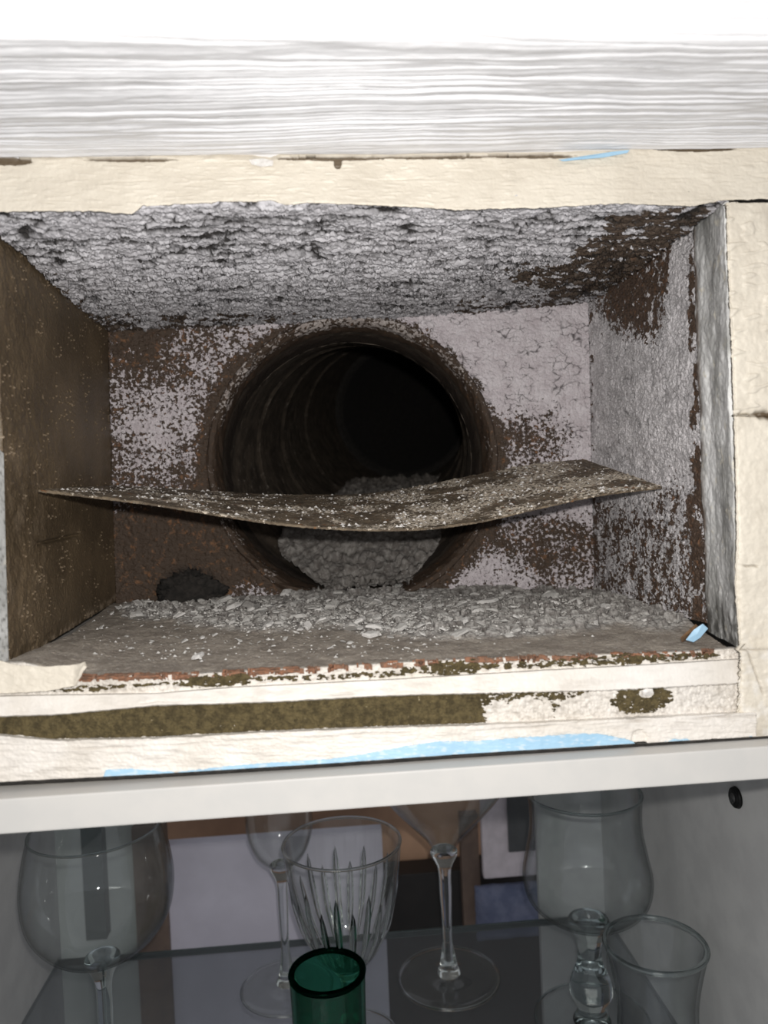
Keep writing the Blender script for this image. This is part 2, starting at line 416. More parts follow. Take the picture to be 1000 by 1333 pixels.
# chips lodged in the joint below the beam
def chip(name, pts, Y, th, m, seed=0, parent=None, tilt=0.0, top=True):
    """a flat flake outlined by px points at depth Y, th metres thick, with a slightly bent face."""
    rng = random.Random(seed); n = len(pts)
    c = P(np.array(float(sum(p[0] for p in pts)/n)), np.array(float(sum(p[1] for p in pts)/n)), Y)
    bm = bmesh.new(); fr = []; bk = []
    for (x, y) in pts:
        p = P(np.array(float(x)), np.array(float(y)), Y+rng.uniform(-1,1)*th*.4 + tilt*(x-pts[0][0]))
        fr.append(bm.verts.new(p)); bk.append(bm.verts.new(p*(1+th/Y)))
    cc = bm.verts.new(np.array(c)*(1-th*.5/Y))
    for i in range(n):
        j = (i+1) % n
        bm.faces.new((fr[i], fr[j], cc)); bm.faces.new((fr[j], fr[i], bk[i], bk[j]))
    bm.faces.new(bk[::-1]); bmesh.ops.recalc_face_normals(bm, faces=bm.faces[:])
    return bm_obj(name, bm, m, parent, None if parent else tuple(c))
tag(chip('paint_flake', [(324,208),(342,206),(356,209),(355,216),(340,217),(328,214)], .2612, .0008, M_FLAKEW, 2), 'small pale white-blue paint flake stuck under the beam, left of centre', 'paint flake')
tag(chip('paint_flake', [(727,208),(760,203),(800,197),(820,195),(817,199),(786,205),(752,208),(734,210)], .2614, .0008, M_BLUE, 3), 'long thin light blue paint flake under the beam, right of centre', 'paint flake')

# ================================================================== VENT HOUSING
hous = empty('vent_housing', P(np.array(470.), np.array(800.), .345))
tag(hous, 'rusty sheet metal vent box sunk into the wall, crusted with flaking plaster', 'vent box')
BTL, BTR, BBL, BBR = (140,425), (766,388), (151,783), (774,768)
YBK = .42
# ceiling of the box
def h_ceil(G, px, py):
    X = G[...,0]*1000; D = G[...,1]*1000                   # mm
    near = 1-ss(285, 345, D)
    wx = X + 4.5*fbm(X/16, D/11, 4, 5); wy = D + 4.0*fbm(X/13+9, D/11, 4, 6)
    f1, f2, cid = worley(wx/15, wy/7.5, 3); e = f2-f1
    f1b, f2b, cb = worley(wx/6.0, wy/3.1, 13); eb = f2b-f1b
    f1c, f2c, cc = worley((X+1.2*fbm(X/3, D/3, 3, 51))/2.4, (D+1.2*fbm(X/3+7, D/3, 3, 52))/1.5, 23)
    ridged = 1-np.abs(fbm(wx/11, wy/3.4, 4, 33))*2.2
    big = fbm(X/38, D/20, 4, 44)
    wx2 = X+3.5*fbm(X/7, D/5, 4, 61)+1.2*fbm(X/2.2, D/2, 3, 63); wy2 = D+2.6*fbm(X/6+4, D/5, 4, 62)+.9*fbm(X/2+1, D/2, 3, 64)
    long_ = np.abs(gn(wx2/34, wy2/8.5, 101)); lgate = ss(-.02,.16,gn(X/30, D/16, 102)+.12*near)
    crack = np.exp(-(long_/(.07+.06*near))**2)*lgate; sooty = np.exp(-(long_/(.11+.05*near))**2)*lgate
    sooty = sooty*.75
    for i, (d0, wd) in enumerate(((283,.9),(291,1.2),(300,1.0),(309,.8),(321,.8),(335,.8),(350,.9))):   # long winding fissures along the box
        dd = D-(d0+7*fbm(X/30, X*0+i*3.3, 3, 201+i)+3.2*fbm(X/7, X*0+i, 4, 211+i, .65))
        gi = ss(-.10,.12,gn(X/24, X*0+i*1.7, 221+i)+.08)
        crack = np.maximum(crack, np.exp(-(dd/(wd*.6))**2)*gi); sooty = np.maximum(sooty, np.exp(-(dd/(wd*.95))**2)*gi)
    gate = ss(-.05,.25,fbm(X/22, D/12, 2, 71)+.16*near)
    crack = np.maximum(crack, np.exp(-(e/.05)**2)*gate*.8)
    crk2 = np.exp(-(eb/.09)**2)*ss(-.1,.35,fbm(X/12, D/9, 2, 72))
    step = gn(wx/26, wy2/5.5, 111); step = step-np.floor(step*3)/3                    # overlapping scales with a steep lower lip
    h = .0012*big + .0019*ridged*(.55+.6*(1-near)) + .0050*step*(.45+.55*(1-near)) + .0006*(cid-.5)*ss(0,.25,e) + .0004*(cb-.5)*ss(0,.3,eb) + .0003*np.clip(f1c,0,1) + .0005*fbm(X/1.6, D/1.2, 3, 9)
    h -= .0014*crack + .0006*crk2
    streak = fbm(X/16, D/2.6, 4, 16)
    rust = .13+.12*fbm(X/20, D/7, 3, 15)
    brown = np.clip(1.5*blob(px,py,812,322,125,42,-27)+.8*blob(px,py,705,350,100,22,-2)+1.1*blob(px,py,880,300,70,22,-30)+.9*blob(px,py,806,284,34,14), 0, 1.0)
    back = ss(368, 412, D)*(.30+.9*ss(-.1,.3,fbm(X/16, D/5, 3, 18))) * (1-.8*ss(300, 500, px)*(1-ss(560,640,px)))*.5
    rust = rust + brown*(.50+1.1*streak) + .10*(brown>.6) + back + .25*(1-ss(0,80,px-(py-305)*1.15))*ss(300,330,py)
    dirt = np.clip(1.3*np.maximum(crack, sooty) + .30*crk2 + (.15+.45*ss(-.2,.4,fbm(X/18,D/12,3,83)))*ss(.55,1.0,np.clip(1-ridged,0,2))+.28*ss(300,400,D), 0, 1)  # besides the cracks, colour darkens overall towards the back of the box
    return h, {'rust': np.clip(rust, 0, 1.2), 'dirt': dirt}
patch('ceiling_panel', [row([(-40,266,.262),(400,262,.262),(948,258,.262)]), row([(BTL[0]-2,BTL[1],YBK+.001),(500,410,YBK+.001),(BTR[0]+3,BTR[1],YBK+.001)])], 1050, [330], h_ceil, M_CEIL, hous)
# duct axis
YC = .42
CX, CY = 461, 601
C0 = P(np.array(float(CX)), np.array(float(CY)), YC); RO = 187*YC/F
# back panel, with a round hole
def h_back(G, px, py):
    X = G[...,0]*1000; Z = G[...,2]*1000
    rr = np.hypot(G[...,0]-C0[0], G[...,2]-C0[2])
    h = .0009*fbm(X/9, Z/9, 4, 3) + .0011*fbm(X/2.6, Z/2.0, 4, 8) + .0006*fbm(X/1.1, Z/1.0, 3, 88)
    f1, f2, c = worley((X+2*fbm(X/6,Z/6,3,2))/7, (Z+2*fbm(X/6+5,Z/6,3,4))/3.2, 7); e = f2-f1
    up = ss(500, 640, px)*(1-ss(560,650,py))
    cr = np.exp(-(e/.07)**2)*ss(-.1,.25,fbm(X/9,Z/9,2,20))*np.clip(up+.15,0,1)
    h -= .0007*cr
    h += .0012*ss(RO*1.13, RO*1.0, rr)
    left = 1-ss(300, 400, px); low = ss(640, 700, py)
    rust = .22 + .27*left + .06*left*ss(450,640,py) + .12*fbm(X/14, Z/12, 3, 11)
    rust += .22*left*(1-ss(430,520,py))*(1-ss(180,270,px))
    rust -= .11*left*blob(px,py,215,560,90,70)
    rust += .42*blob(px,py,690,575,85,70)*ss(600,660,px) - .10*up
    rust += low*(.27 - .12*blob(px,py,640,760,70,50) - .25*blob(px,py,330,770,60,30))
    rust += .12*left*low*blob(px,py,230,710,130,80) + .10*low*blob(px,py,700,690,90,60)
    rust += .35*ss(RO*1.12, RO*1.0, rr)
    dirt = np.clip(.85*cr, 0, 1)
    dirt += .75*ss(.0,.7,blob(px,py,248,772,50,42)+.3*fbm(X/4,Z/4,3,90)*blob(px,py,248,772,60,50))
    return h, {'rust': np.clip(rust,0,1.2), 'dirt': np.clip(dirt,0,1)}
patch('back_panel', [row([(*BTL,YBK),(500,410,YBK),(*BTR,YBK)]), row([(BBL[0],BBL[1]+6,YBK),(BBR[0],BBR[1]+8,YBK)])], 760, [440], h_back, M_BACK, hous,
      keep=lambda G, px, py: (np.hypot(G[...,0]-C0[0], G[...,2]-C0[2]) > RO*.985).astype(float))
# left panel, brown
def h_left(G, px, py):
    D = G[...,1]*1000; Z = G[...,2]*1000
    f1, f2, c = worley(D/2.3, Z/2.3, 3)
    spots = ss(.26,.10,f1)*(c > .62)*ss(-.1,.35,fbm(D/13,Z/17,3,5))
    h = .0004*fbm(D/20, Z/20, 3, 1) + 0.0007*spots + .00020*fbm(D/1.5,Z/1.5,3,2)
    h += .0006*fbm(D/5,Z/5,3,6)*ss(360,300,D)
    slit = np.exp(-((py-(708-.22*(px-50)))/2.2)**2)*ss(48,52,px)*(1-ss(95,110,px)); h -= .002*slit
    rust = .25*blob(px,py,10,700,60,200)*ss(-.1,.4,fbm(D/9,Z/12,3,8)) + .6*spots + .9*np.exp(-((py-(865-.67*(px-20)))/5)**2)*ss(-.3,.3,fbm(D/5,Z/5,3,12))
    return h, {'rust': np.clip(rust,0,1), 'dirt': slit}
LF_T, LF_B = (-6,294,.289), (12,868,.283)
patch('side_panel', [row([LF_T, (BTL[0],BTL[1],YBK)]), row([LF_B, (BBL[0],BBL[1],YBK)])], 420, [480], h_left, M_BROWN, hous)['label'] = 'dark brown smooth side panel'
# front lip of the left panel, bright zinc edge
patch('edge_strip', [row([(-30,560,.279),(5,590,.2835)]), row([(-30,870,.279),(11,868,.2815)])], 40, [160], lambda G,px,py: (.0003*fbm(px/6,py/8,3,2), {'rust': 0*px, 'dirt': .62+ss(0,.5,fbm(px/5,py/9,3,4))*.3}), M_ZINC, hous)
# right panel
RF_T, RF_B = (903,282,.302), (922,812,.300)
def h_right(G, px, py):
    D = G[...,1]*1000; Z = G[...,2]*1000
    h = .0010*fbm(D/11, Z/10, 4, 3) + .0009*fbm(D/2.6, Z/2.2, 4, 8) + .0004*fbm(D/1.1, Z/1.1, 3, 9)
    f1, f2, c = worley((D+2*fbm(D/5,Z/5,3,2))/5, (Z+2*fbm(D/5+5,Z/5,3,4))/5, 7); e = f2-f1
    cr = np.exp(-(e/.07)**2)*ss(0,.3,fbm(D/8,Z/8,2,20)); h -= .0005*cr
    rust = .14+.12*fbm(D/10, Z/10, 3, 11)
    rust += blob(px,py,845,365,80,100,-25)**.7*(.52+.65*fbm(D/4,Z/5.5,5,61)) + .25*blob(px,py,800,400,50,60)
    rust -= .5*ss(0,.5,blob(px,py,882,400,17,130,2))+.3*blob(px,py,880,480,28,110)
    rust += ss(560,680,py)*(.34+.20*fbm(D/7,Z/12,3,30)) - .25*blob(px,py,820,560,60,120)
    rust += .7*np.exp(-((px-ipl([(0,0),(1333,0)],py)-(903+(py-282)*.036-8))/8)**2)*ss(-.25,.15,fbm(D/9,Z/11,3,31)) * ss(300,420,py)
    rust += .6*(1-ss(285,300,py-(px-765)*-.75))
    rust += .5*np.exp(-((px-(768+(py-390)*.02))/3.5)**2)*ss(-.1,.3,fbm(D/9,Z/6,3,33))
    bend = np.exp(-((px-865)/2.0)**2)*ss(635,640,py)*(1-ss(690,700,py)); h -= .0006*bend
    return h, {'rust': np.clip(rust,0,1.2), 'dirt': np.clip(.7*cr+.4*bend,0,1)}
patch('side_panel', [row([(*BTR,YBK), RF_T]), row([(BBR[0],BBR[1]+3,YBK), RF_B])], 420, [560], h_right, M_SIDE, hous)['label'] = 'right side panel under grey-white flaking crust'
# zinc corner strip
def h_zinc(G, px, py):
    D = G[...,1]*1000; Z = G[...,2]*1000
    s = (px-(901+(py-282)*.036))/42
    h = .0010*fbm(D/9, Z/16, 4, 2)+.0003*fbm(D/2, Z/2, 3, 3)+.0006*ss(.55,.9,s)
    rust = (1-ss(.02,.16,s))*ss(-.4,.1,fbm(D/6,Z/14,3,5))*(1-.6*ss(560,620,py)*(1-ss(600,700,py)))
    dirt = ss(600,800,py)*(.25+.5*fbm(D/6,Z/12,3,8)) + .8*ss(-.05,.3,fbm(D/5,Z/8,4,12))*ss(760,830,py) + .35*(1-ss(290,360,py))*(1-ss(.3,.7,s))+.55*ss(.0,.3,fbm(D/8,Z/22,3,18))*.6
    return h, {'rust': np.clip(rust,0,.9), 'dirt': np.clip(dirt,0,.9)}
patch('corner_strip', [row([(901,280,.3015),(918,276,.290),(945,262,.2655)]), row([(921,822,.300),(935,830,.290),(962,842,.2655)])], 70, [460], h_zinc, M_ZINC, hous)['label'] = 'weathered grey zinc corner strip'

# floor of the box with the settled ash
FA = [(-30,868),(30,862),(110,880),(250,877),(400,869),(600,858),(800,851),(900,848),(975,842)]
def floor_rows():
    r0 = row([(BBL[0]-4,BBL[1]+2,YBK+.001),(BBR[0]+4,BBR[1]+2,YBK+.001)])
    mid = row([(92,826,.334),(500,818,.334),(880,800,.334)])
    r1 = rowf(-4, 950, FA, .2675)
    return r0, mid, r1
HEAP = lambda px, py: ss(-.1,1,1.2*blob(px,py,330,800,140,26,2)+1.3*blob(px,py,450,785,90,20)+1.5*blob(px,py,640,800,230,36,-2)+1.2*blob(px,py,740,790,120,30)+.9*blob(px,py,190,795,40,16)+.8*blob(px,py,860,805,60,22))
def h_floor(G, px, py):
    X = G[...,0]*1000; D = G[...,1]*1000
    hp = HEAP(px, py)
    f1, f2, c = worley((X+2*fbm(X/6,D/6,3,2))/5.2, (D+2*fbm(X/6+5,D/6,3,4))/4.0, 17); e = f2-f1
    f1b, f2b, cb = worley(X/2.2, D/2.0, 27)
    h = .0006*fbm(X/14,D/14,3,3)+.0004*fbm(X/2,D/2,3,5)
    h += hp*(.0012+.0040*(c-.35)*ss(.0,.12,e)+.0015*fbm(X/12,D/8,3,66) + .0010*(cb-.4)*ss(0,.25,f2b-f1b) + .0010*fbm(X/4,D/4,4,9))
    h += .003*ss(395,420,D)*ss(300,420,px)*(1-ss(600,760,px))
    rust = np.clip(1-hp*1.6,0,1)
    return h, {'rust': rust*.9, 'dirt': np.clip(hp*(np.exp(-(e/.10)**2)*.9+.45*ss(.0,.5,fbm(X/9,D/6,3,67))),0,1)}
patch('floor_panel', list(floor_rows()), 1000, [190,150], h_floor, M_ASH, hous)['label'] = 'floor sheet buried in ash and plaster dust'
def floor_pt(px, py):
    """point on the floor sheet seen at a pixel (average plane)."""
    return P(np.array(float(px)), np.array(float(py)), 1.0)
A_ = P(np.array(151.), np.array(783.), .42); B_ = P(np.array(774.), np.array(768.), .42); C_ = P(np.array(500.), np.array(864.), .2675)
FN = np.cross(B_-A_, C_-A_); FN /= np.linalg.norm(FN); FN *= np.sign(FN[2])
def on_floor(px, py):
    d = rays(float(px), float(py)); return d*(A_@FN)/(d@FN)
# rusted front edge of the floor sheet
patch('front_edge', [rowr(100,930,FA,.2672,.6,3,-3), rowr(100,930,FA,.2645,.6,3,2), rowr(100,930,FA,.2652,1.2,5,6)], 700, [8,10],
      lambda G,px,py: (.0005*fbm(px/8,py/3,4,2), {}), M_RUSTED, hous, keep=lambda G,px,py: (fbm(px/26,py/4,4,4,.6)+.30*np.exp(-((px-160)/70)**2)+.25*np.exp(-((px-350)/40)**2)-.10) > 0)['label'] = 'orange rusted front lip'

# ------------------------------------------------------------------ soot clump, lower left of the duct
def clump():
    c = P(np.array(248.), np.array(776.), .412); bm = bmesh.new(); bmesh.ops.create_icosphere(bm, subdivisions=5, radius=1)
    co = np.array([v.co[:] for v in bm.verts])
    n = 1+.45*fbm(co[:,0]*2+3, co[:,2]*2+co[:,1], 4, 3)+.40*fbm(co[:,0]*9, co[:,2]*9+co[:,1]*7, 4, 9, .75)
    co = co*n[:,None]*np.array([.0165,.006,.0125])
    co[:,2] += .0005
    for v, p in zip(bm.verts, co): v.co = Vector(p+c)
    o = bm_obj('soot_clump', bm, M_CHAR, None, tuple(c-np.array([0,0,.013])), smooth=True)
    tag(o, 'black furry lump of soot on the vent floor left of the round duct', 'soot')
clump()

# ================================================================== DUCT
duct = empty('duct', C0)
tag(duct, 'round sooty flue duct with ribbed pipe leading out of the vent back', 'duct')
def tube(name, path, rad, m, nseg=160, parent=duct, seed=1, rustv=.3, noise_a=.0006):
    path = np.array(path, float); n = len(path)
    tan = np.gradient(path, axis=0); tan /= np.linalg.norm(tan, axis=1, keepdims=True)
    up = np.array([0,0,1.0]); sx = np.cross(tan, up); sx /= np.linalg.norm(sx, axis=1, keepdims=True); sz = np.cross(sx, tan)
    a = np.linspace(0, 2*math.pi, nseg, endpoint=False)
    A, I = np.meshgrid(a, np.arange(n))
    rr = np.array(rad)[:,None] + noise_a*fbm(A*9, I*.35, 4, seed)*1.0 + noise_a*.6*np.where(np.abs(A-math.pi)<9, fbm(np.cos(A)*14+3, np.sin(A)*14+I*.3, 3, seed+4), 0)
    rr[:, :] = rr
    V = path[:,None,:] + rr[...,None]*(np.cos(A)[...,None]*sx[:,None,:] + np.sin(A)[...,None]*sz[:,None,:])
    idx = np.arange(n*nseg).reshape(n, nseg); nx_ = np.roll(idx, -1, axis=1)
    q = np.stack([idx[:-1], nx_[:-1], nx_[1:], idx[1:]], -1).reshape(-1,4)
    return mesh_obj(name, V.reshape(-1,3), q, m, parent, {'rust': np.full(n*nseg, rustv), 'dirt': np.zeros(n*nseg)})
# crusted collar ring: a raised lip that turns into the duct
prof = [(RO*1.0, .0008), (RO*1.005,-.0035), (RO*.99,-.0055), (RO*.965,-.0050), (RO*.945,-.002), (RO*.935,.004), (RO*.915,.010), (RO*.900,.016), (RO*.895,.030)]
pr = np.array([[np.interp(s, np.linspace(0,1,len(prof)), [p[k] for p in prof]) for k in (0,1)] for s in np.linspace(0,1,40)])
nseg = 420; a = np.linspace(0, 2*math.pi, nseg, endpoint=False); AA, II = np.meshgrid(a, np.arange(40))
ca, sa = np.cos(AA), np.sin(AA)
nz = fbm(ca*9+5, sa*9+II*.22, 5, 3, .62)
rr = pr[:,0][:,None] + .0013*nz; yy = YC + pr[:,1][:,None] + .0014*fbm(ca*12+1, sa*12+II*.2, 4, 13)
V = np.stack([C0[0]+rr*ca, yy+0*ca, C0[2]+rr*sa], -1)
idx = np.arange(40*nseg).reshape(40,nseg); nx_ = np.roll(idx,-1,axis=1)
q = np.stack([idx[:-1], idx[1:], nx_[1:], nx_[:-1]], -1).reshape(-1,4)
topw = ss(.1,.9,sa)
M_COLLAR = crust('crusted_collar', (.55,.50,.47), (.34,.29,.265), (.060,.038,.024), (.20,.10,.045), scale=560, orange=.66)
mesh_obj('collar', V.reshape(-1,3), q, M_COLLAR, duct, {'rust': np.clip(.66-.20*topw*(II<24)+.25*fbm(ca*4,sa*4,3,8)+.5*ss(22,30,II),0,1.2).ravel(), 'dirt': (ss(24,33,II)*.75).ravel()})['label'] = 'rust-crusted collar ring'
def axis(s):                                              # s: distance down the pipe
    k = max(0, s-.03)
    return (C0[0]+.197*k*(.7+.3*k/.345), .425+s, C0[2]+.195*k)
SE = .36
ss_ = np.concatenate([np.linspace(0,.012,5), np.linspace(.013,SE,230)])
RIBS = [.085,.155,.235]
pth = [axis(s) for s in ss_]; rad = []
for s in ss_:
    r = .0715 if s < .012 else (.0695 if s > .045 else .0715-(s-.012)/.033*.002)
    for q_ in RIBS: r -= .0012*math.exp(-((s-q_)/.0018)**2)
    rad.append(r)
tube('pipe', pth, rad, M_SOOT, parent=duct)
for k, q_ in enumerate(RIBS):                              # lap joints seen inside the pipe
    p = [axis(q_+t) for t in np.linspace(-.0022,.0022,7)]
    r = [.0684-.0007*math.exp(-(t/.0013)**2) for t in np.linspace(-.0022,.0022,7)]
    tube('pipe_rib', p, r, M_SOOT, parent=duct, rustv=.42, seed=30+k, noise_a=.0003)
e0 = Vector(axis(SE)); e1 = Vector(axis(SE-.02)); dr = (e0-e1).normalized()
elb = [tuple(e0+dr*t+Vector((1.2*t*t,0,1.0*t*t))) for t in np.linspace(-.004,.42,60)]
tube('elbow', elb, [.0700]+[.0635]*59, M_CHAR, nseg=90)
ec = elb[-1]; box('end_cap', (ec[0]-.12, ec[1]+.01, ec[2]-.12), (ec[0]+.12, ec[1]+.015, ec[2]+.12), M_CHAR, duct, bevel=0)
# ash lying in the pipe
def ash():
    n, mseg = 240, 110; s = np.linspace(-.014, .30, n); V = np.zeros((n, mseg, 3)); at = np.zeros((n,mseg))
    for i, si in enumerate(s):
        c = axis(max(si,0)); r = .0705; fill = .0035+.0205*float(ss(-.01,.05,si))-.010*float(ss(.10,.22,si))
        hw = math.sqrt(r*r-(r-fill)**2); u = np.linspace(-1,1,mseg)
        x = u*hw; V[i,:,0] = c[0]+x+.004*(si<.2); V[i,:,1] = .425+si; V[i,:,2] = c[2]-(r-fill)
    X = V[...,0]*1000; D = V[...,1]*1000
    f1,f2,c = worley((X+2*fbm(X/6,D/6,3,2))/6,(D+2*fbm(X/6+5,D/6,3,4))/6,17); f1b,f2b,cb = worley(X/2.6,D/2.6,7)
    V[...,2] += .0035*fbm(X/16,D/16,3,3)+.0045*(c-.4)*ss(0,.25,f2-f1)+.0016*(cb-.4)*ss(0,.3,f2b-f1b)+.0015*fbm(X/4,D/4,3,5)
    idx = np.arange(n*mseg).reshape(n,mseg); q = np.stack([idx[:-1,:-1], idx[:-1,1:], idx[1:,1:], idx[1:,:-1]], -1).reshape(-1,4)
    o = mesh_obj('ash_deposit', V.reshape(-1,3), q, M_ASH, duct, {'rust': (.15+0*X+.4*ss(.2,.3,V[...,1]-.42)).ravel(), 'dirt': (np.exp(-((f2-f1)/.12)**2)*.4+.45).ravel()}); o['kind'] = 'stuff'
ash()
def lump(px, py, Y, w, lab, m, sd):
    bm = bmesh.new(); bmesh.ops.create_icosphere(bm, subdivisions=3, radius=1); co = np.array([v.co[:] for v in bm.verts])
    co = co*(1+.35*fbm(co[:,0]*1.6+sd, co[:,2]*1.6+co[:,1], 4, sd))[:,None]*np.array([1,.8,.75])*w; c = P(np.array(float(px)),np.array(float(py)),Y)
    for v, p in zip(bm.verts, co): v.co = Vector(p+c)
    tag(bm_obj('ash_lump', bm, m, None, tuple(c-np.array([0,0,w*.7]))), lab, 'ash lump')
M_ASHG = flat('grey_ash_lump', (.34,.33,.31), .9, (.20,.19,.18), 260, bd=.0006)
lump(515,727,.455,.0058,'largest grey ash lump lying inside the duct mouth',M_ASHG,3)
lump(497,702,.47,.0042,'grey ash lump inside the duct close under the plate edge',M_ASHG,5)
lump(519,765,.425,.0034,'small grey ash lump at the very lip of the duct',M_ASHG,8)
lump(540,706,.47,.0034,'small pale ash lump right of the largest one in the duct',M_ASHG,11)

# ================================================================== BAFFLE PLATE
BKE = [(146,632,.408),(215,635,.408),(285,640,.408),(350,643,.408),(420,644,.408),(480,642,.408),(540,634,.408),(600,622,.408),(660,610,.408),(710,602,.408),(762,598,.408)]
FRE = [(50,637,.304),(120,645,.305),(200,655,.306),(280,668,.307),(360,680,.308),(430,686,.309),(480,688,.310),(560,686,.312),(620,678,.314),(700,660,.318),(780,643,.322),(862,633,.327)]
def smrow(pts):
    pts = np.array(pts, float); p = P(pts[:,0], pts[:,1], pts[:,2]); s = (p[:,0]-p[0,0])/(p[-1,0]-p[0,0])
    def f(t):                                              # Catmull-Rom through the points
        o = []
        m = np.gradient(p, s, axis=0)
        i = np.clip(np.searchsorted(s, t)-1, 0, len(s)-2); h = s[i+1]-s[i]; u = (t-s[i])/h
        u = u[:,None]; h = h[:,None]
        return (2*u**3-3*u**2+1)*p[i]+(u**3-2*u**2+u)*h*m[i]+(-2*u**3+3*u**2)*p[i+1]+(u**3-u**2)*h*m[i+1]
    return f
def baffle():
    t = np.linspace(0,1,620); b = smrow(BKE)(t); f = smrow(FRE)(t); ny = 130
    f = f.copy(); f[:,2] += .00035*fbm(t*160, t*0, 4, 5); f[:,1] += .0006*fbm(t*120, t*0+4, 4, 6)
    G = np.array([b*(1-v)+f*v for v in np.linspace(0,1,ny)])
    X = G[...,0]*1000; D = G[...,1]*1000
    f1,f2,c = worley(X/2.2, D/2.2, 3); spots = ss(.38,.15,f1)*(c>.6)
    dens = ss(-.15,.35,fbm(X/24,D/20,3,8)+.25*ss(0,60,X))
    h = .0004*fbm(X/9,D/9,3,2)+.0002*fbm(X/1.6,D/1.6,3,4)+.0006*spots*dens
    T = G.copy(); T[...,2] += h; B = G[::1].copy(); B[...,2] -= .0011; 
    n = T.shape[0]*T.shape[1]; idx = np.arange(n).reshape(T.shape[:2])
    q1 = np.stack([idx[:-1,:-1], idx[1:,:-1], idx[1:,1:], idx[:-1,1:]], -1).reshape(-1,4); q2 = q1[:,::-1]+n
    def rim(l): l = np.array(l); return np.stack([l[:-1], l[1:], l[1:]+n, l[:-1]+n], -1)
    q = np.concatenate([q1,q2,rim(idx[0,::-1]),rim(idx[-1]),rim(idx[:,0]),rim(idx[::-1,-1])])
    V = np.concatenate([T.reshape(-1,3),B.reshape(-1,3)])
    r = np.concatenate([(dens*.9).ravel(), np.zeros(n)])
    root = empty('baffle_plate', G[ny//2, 310]); tag(root, 'thin rusty steel plate sagging across the vent in front of the duct', 'metal plate')
    mesh_obj('plate', V, q, M_BAFFLE, root, {'rust': r, 'dirt': r*0})
    # ash crumbs on the plate
    rg = np.random.RandomState(5); VV = []; FF = []; base = np.array([[1,0,0],[0,1,0],[-1,0,0],[0,-1,0],[0,0,1],[0,0,-.3]], float)
    oct_ = [(0,1,4),(1,2,4),(2,3,4),(3,0,4),(1,0,5),(2,1,5),(3,2,5),(0,3,5)]
    for k in range(1900):
        i = rg.randint(2, ny-2); j = rg.randint(10, 610)
        if rg.rand() > dens[i,j]*.9+.15: continue
        s = (.0004+.0009*rg.rand()**3)*(1+.0*j); m3 = base*s*rg.uniform(.6,1.3,(6,3)); an = rg.rand()*6.3
        m3 = m3 @ np.array([[math.cos(an),math.sin(an),0],[-math.sin(an),math.cos(an),0],[0,0,.7]])
        o = len(VV)*6; VV.append(m3+T[i,j]); FF += [tuple(x+o for x in f) for f in oct_]
    o = mesh_obj('ash_crumbs', np.concatenate(VV), np.array(FF), M_FLAKEW, root, smooth=False); o['kind'] = 'stuff'
baffle()

# ================================================================== FLAKES ON THE VENT FLOOR
def flake_mesh(seed, thick=.35, m=M_FLAKE):
    rg = np.random.RandomState(seed); n = rg.randint(6,9); a = np.sort(rg.rand(n)*6.28); a = np.linspace(0,6.28,n,endpoint=False)+rg.uniform(-.3,.3,n)
    r = rg.uniform(.6,1.05,n); v = []
    for k, (s, z) in enumerate(((1,0),(.98,thick*.6),(.72,thick))):
        for i in range(n): v.append((math.cos(a[i])*r[i]*s*.5, math.sin(a[i])*r[i]*s*.38, z*.5+(rg.uniform(-.05,.05) if k else 0)))
    f = [tuple(range(n))[::-1]]
    for k in range(2):
        for i in range(n): j = (i+1)%n; f.append((k*n+i, k*n+j, (k+1)*n+j, (k+1)*n+i))
    f.append(tuple(range(2*n,3*n)))
    me = bpy.data.meshes.new('plaster_flake'); me.from_pydata(v, [], f); me.update(); me.materials.append(m); return me
FLM = [flake_mesh(100+i, .22+.04*(i%4), M_FLAKE if i%3 else M_FLAKEW) for i in range(9)]
def put_flake(px, py, w_px, me, label, group=None, name='plaster_flake', lift=0.0, tilt=.25):
    p = on_floor(px, py); s = w_px*p[1]/F
    o = bpy.data.objects.new(name, me); COL.objects.link(o)
    o.location = Vector(p + FN*(HEAP(np.array(float(px)), np.array(float(py)))*.0021+lift)); o.scale = (s, s, s)
    o.rotation_euler = (random.uniform(-tilt,tilt), random.uniform(-tilt,tilt), random.uniform(-3.1,3.1))
    tag(o, label, 'plaster flake', group); return o
W0 = flake_mesh(55, .34, M_FLAKEW)
put_flake(259,855,22,W0,'lone white plaster chip at the bare front left of the vent floor')
put_flake(199,777,26,flake_mesh(57,.6,M_FLAKEW),'bright white plaster lump beside the black soot clump, under the left back corner', tilt=.5)
put_flake(483,828,30,flake_mesh(58,.3,M_FLAKEW),'broad white plaster flake near the middle front of the rubble')
put_flake(325,797,34,flake_mesh(59,.35,M_ASH),'smooth brown-grey flake leaning in the rubble right of the soot clump', tilt=.4)
rg = random.Random(3); cnt = 0; GL = 'grey-white plaster flake lying in the rubble heap on the vent floor'
spots = []
while cnt < 235:
    px = rg.uniform(120, 890); py = rg.uniform(778, 845); d = float(HEAP(np.array(px), np.array(py)))
    if rg.random() > d+.05 or (py < 790 and px > 560 and px < 600): continue
    left = 151-(py-783)*1.45+14; right = 774+(py-768)*3.4-16
    if px < left or px > right: continue
    w_ = rg.uniform(7,13) if d < .3 else rg.choice((rg.uniform(9,18), rg.uniform(12,26), rg.uniform(20,42)))
    if any((px-a)**2+((py-b)*1.8)**2 < ((w_+c)*.33)**2 for a,b,c in spots): continue
    spots.append((px,py,w_)); cnt += 1
def flake_place(px, py):
    across = ('below the left corner' if px < 200 else 'below the soot clump' if px < 300 else 'left of the duct mouth' if px < 400 else 'at the foot of the duct' if px < 530
              else 'just right of the duct' if px < 620 else 'below the right plate half' if px < 720 else 'before the right back corner' if px < 800 else 'near the right side panel')
    deep = 'back row' if py < 790 else 'mid heap' if py < 803 else 'fore heap' if py < 817 else 'front edge'
    return deep, across
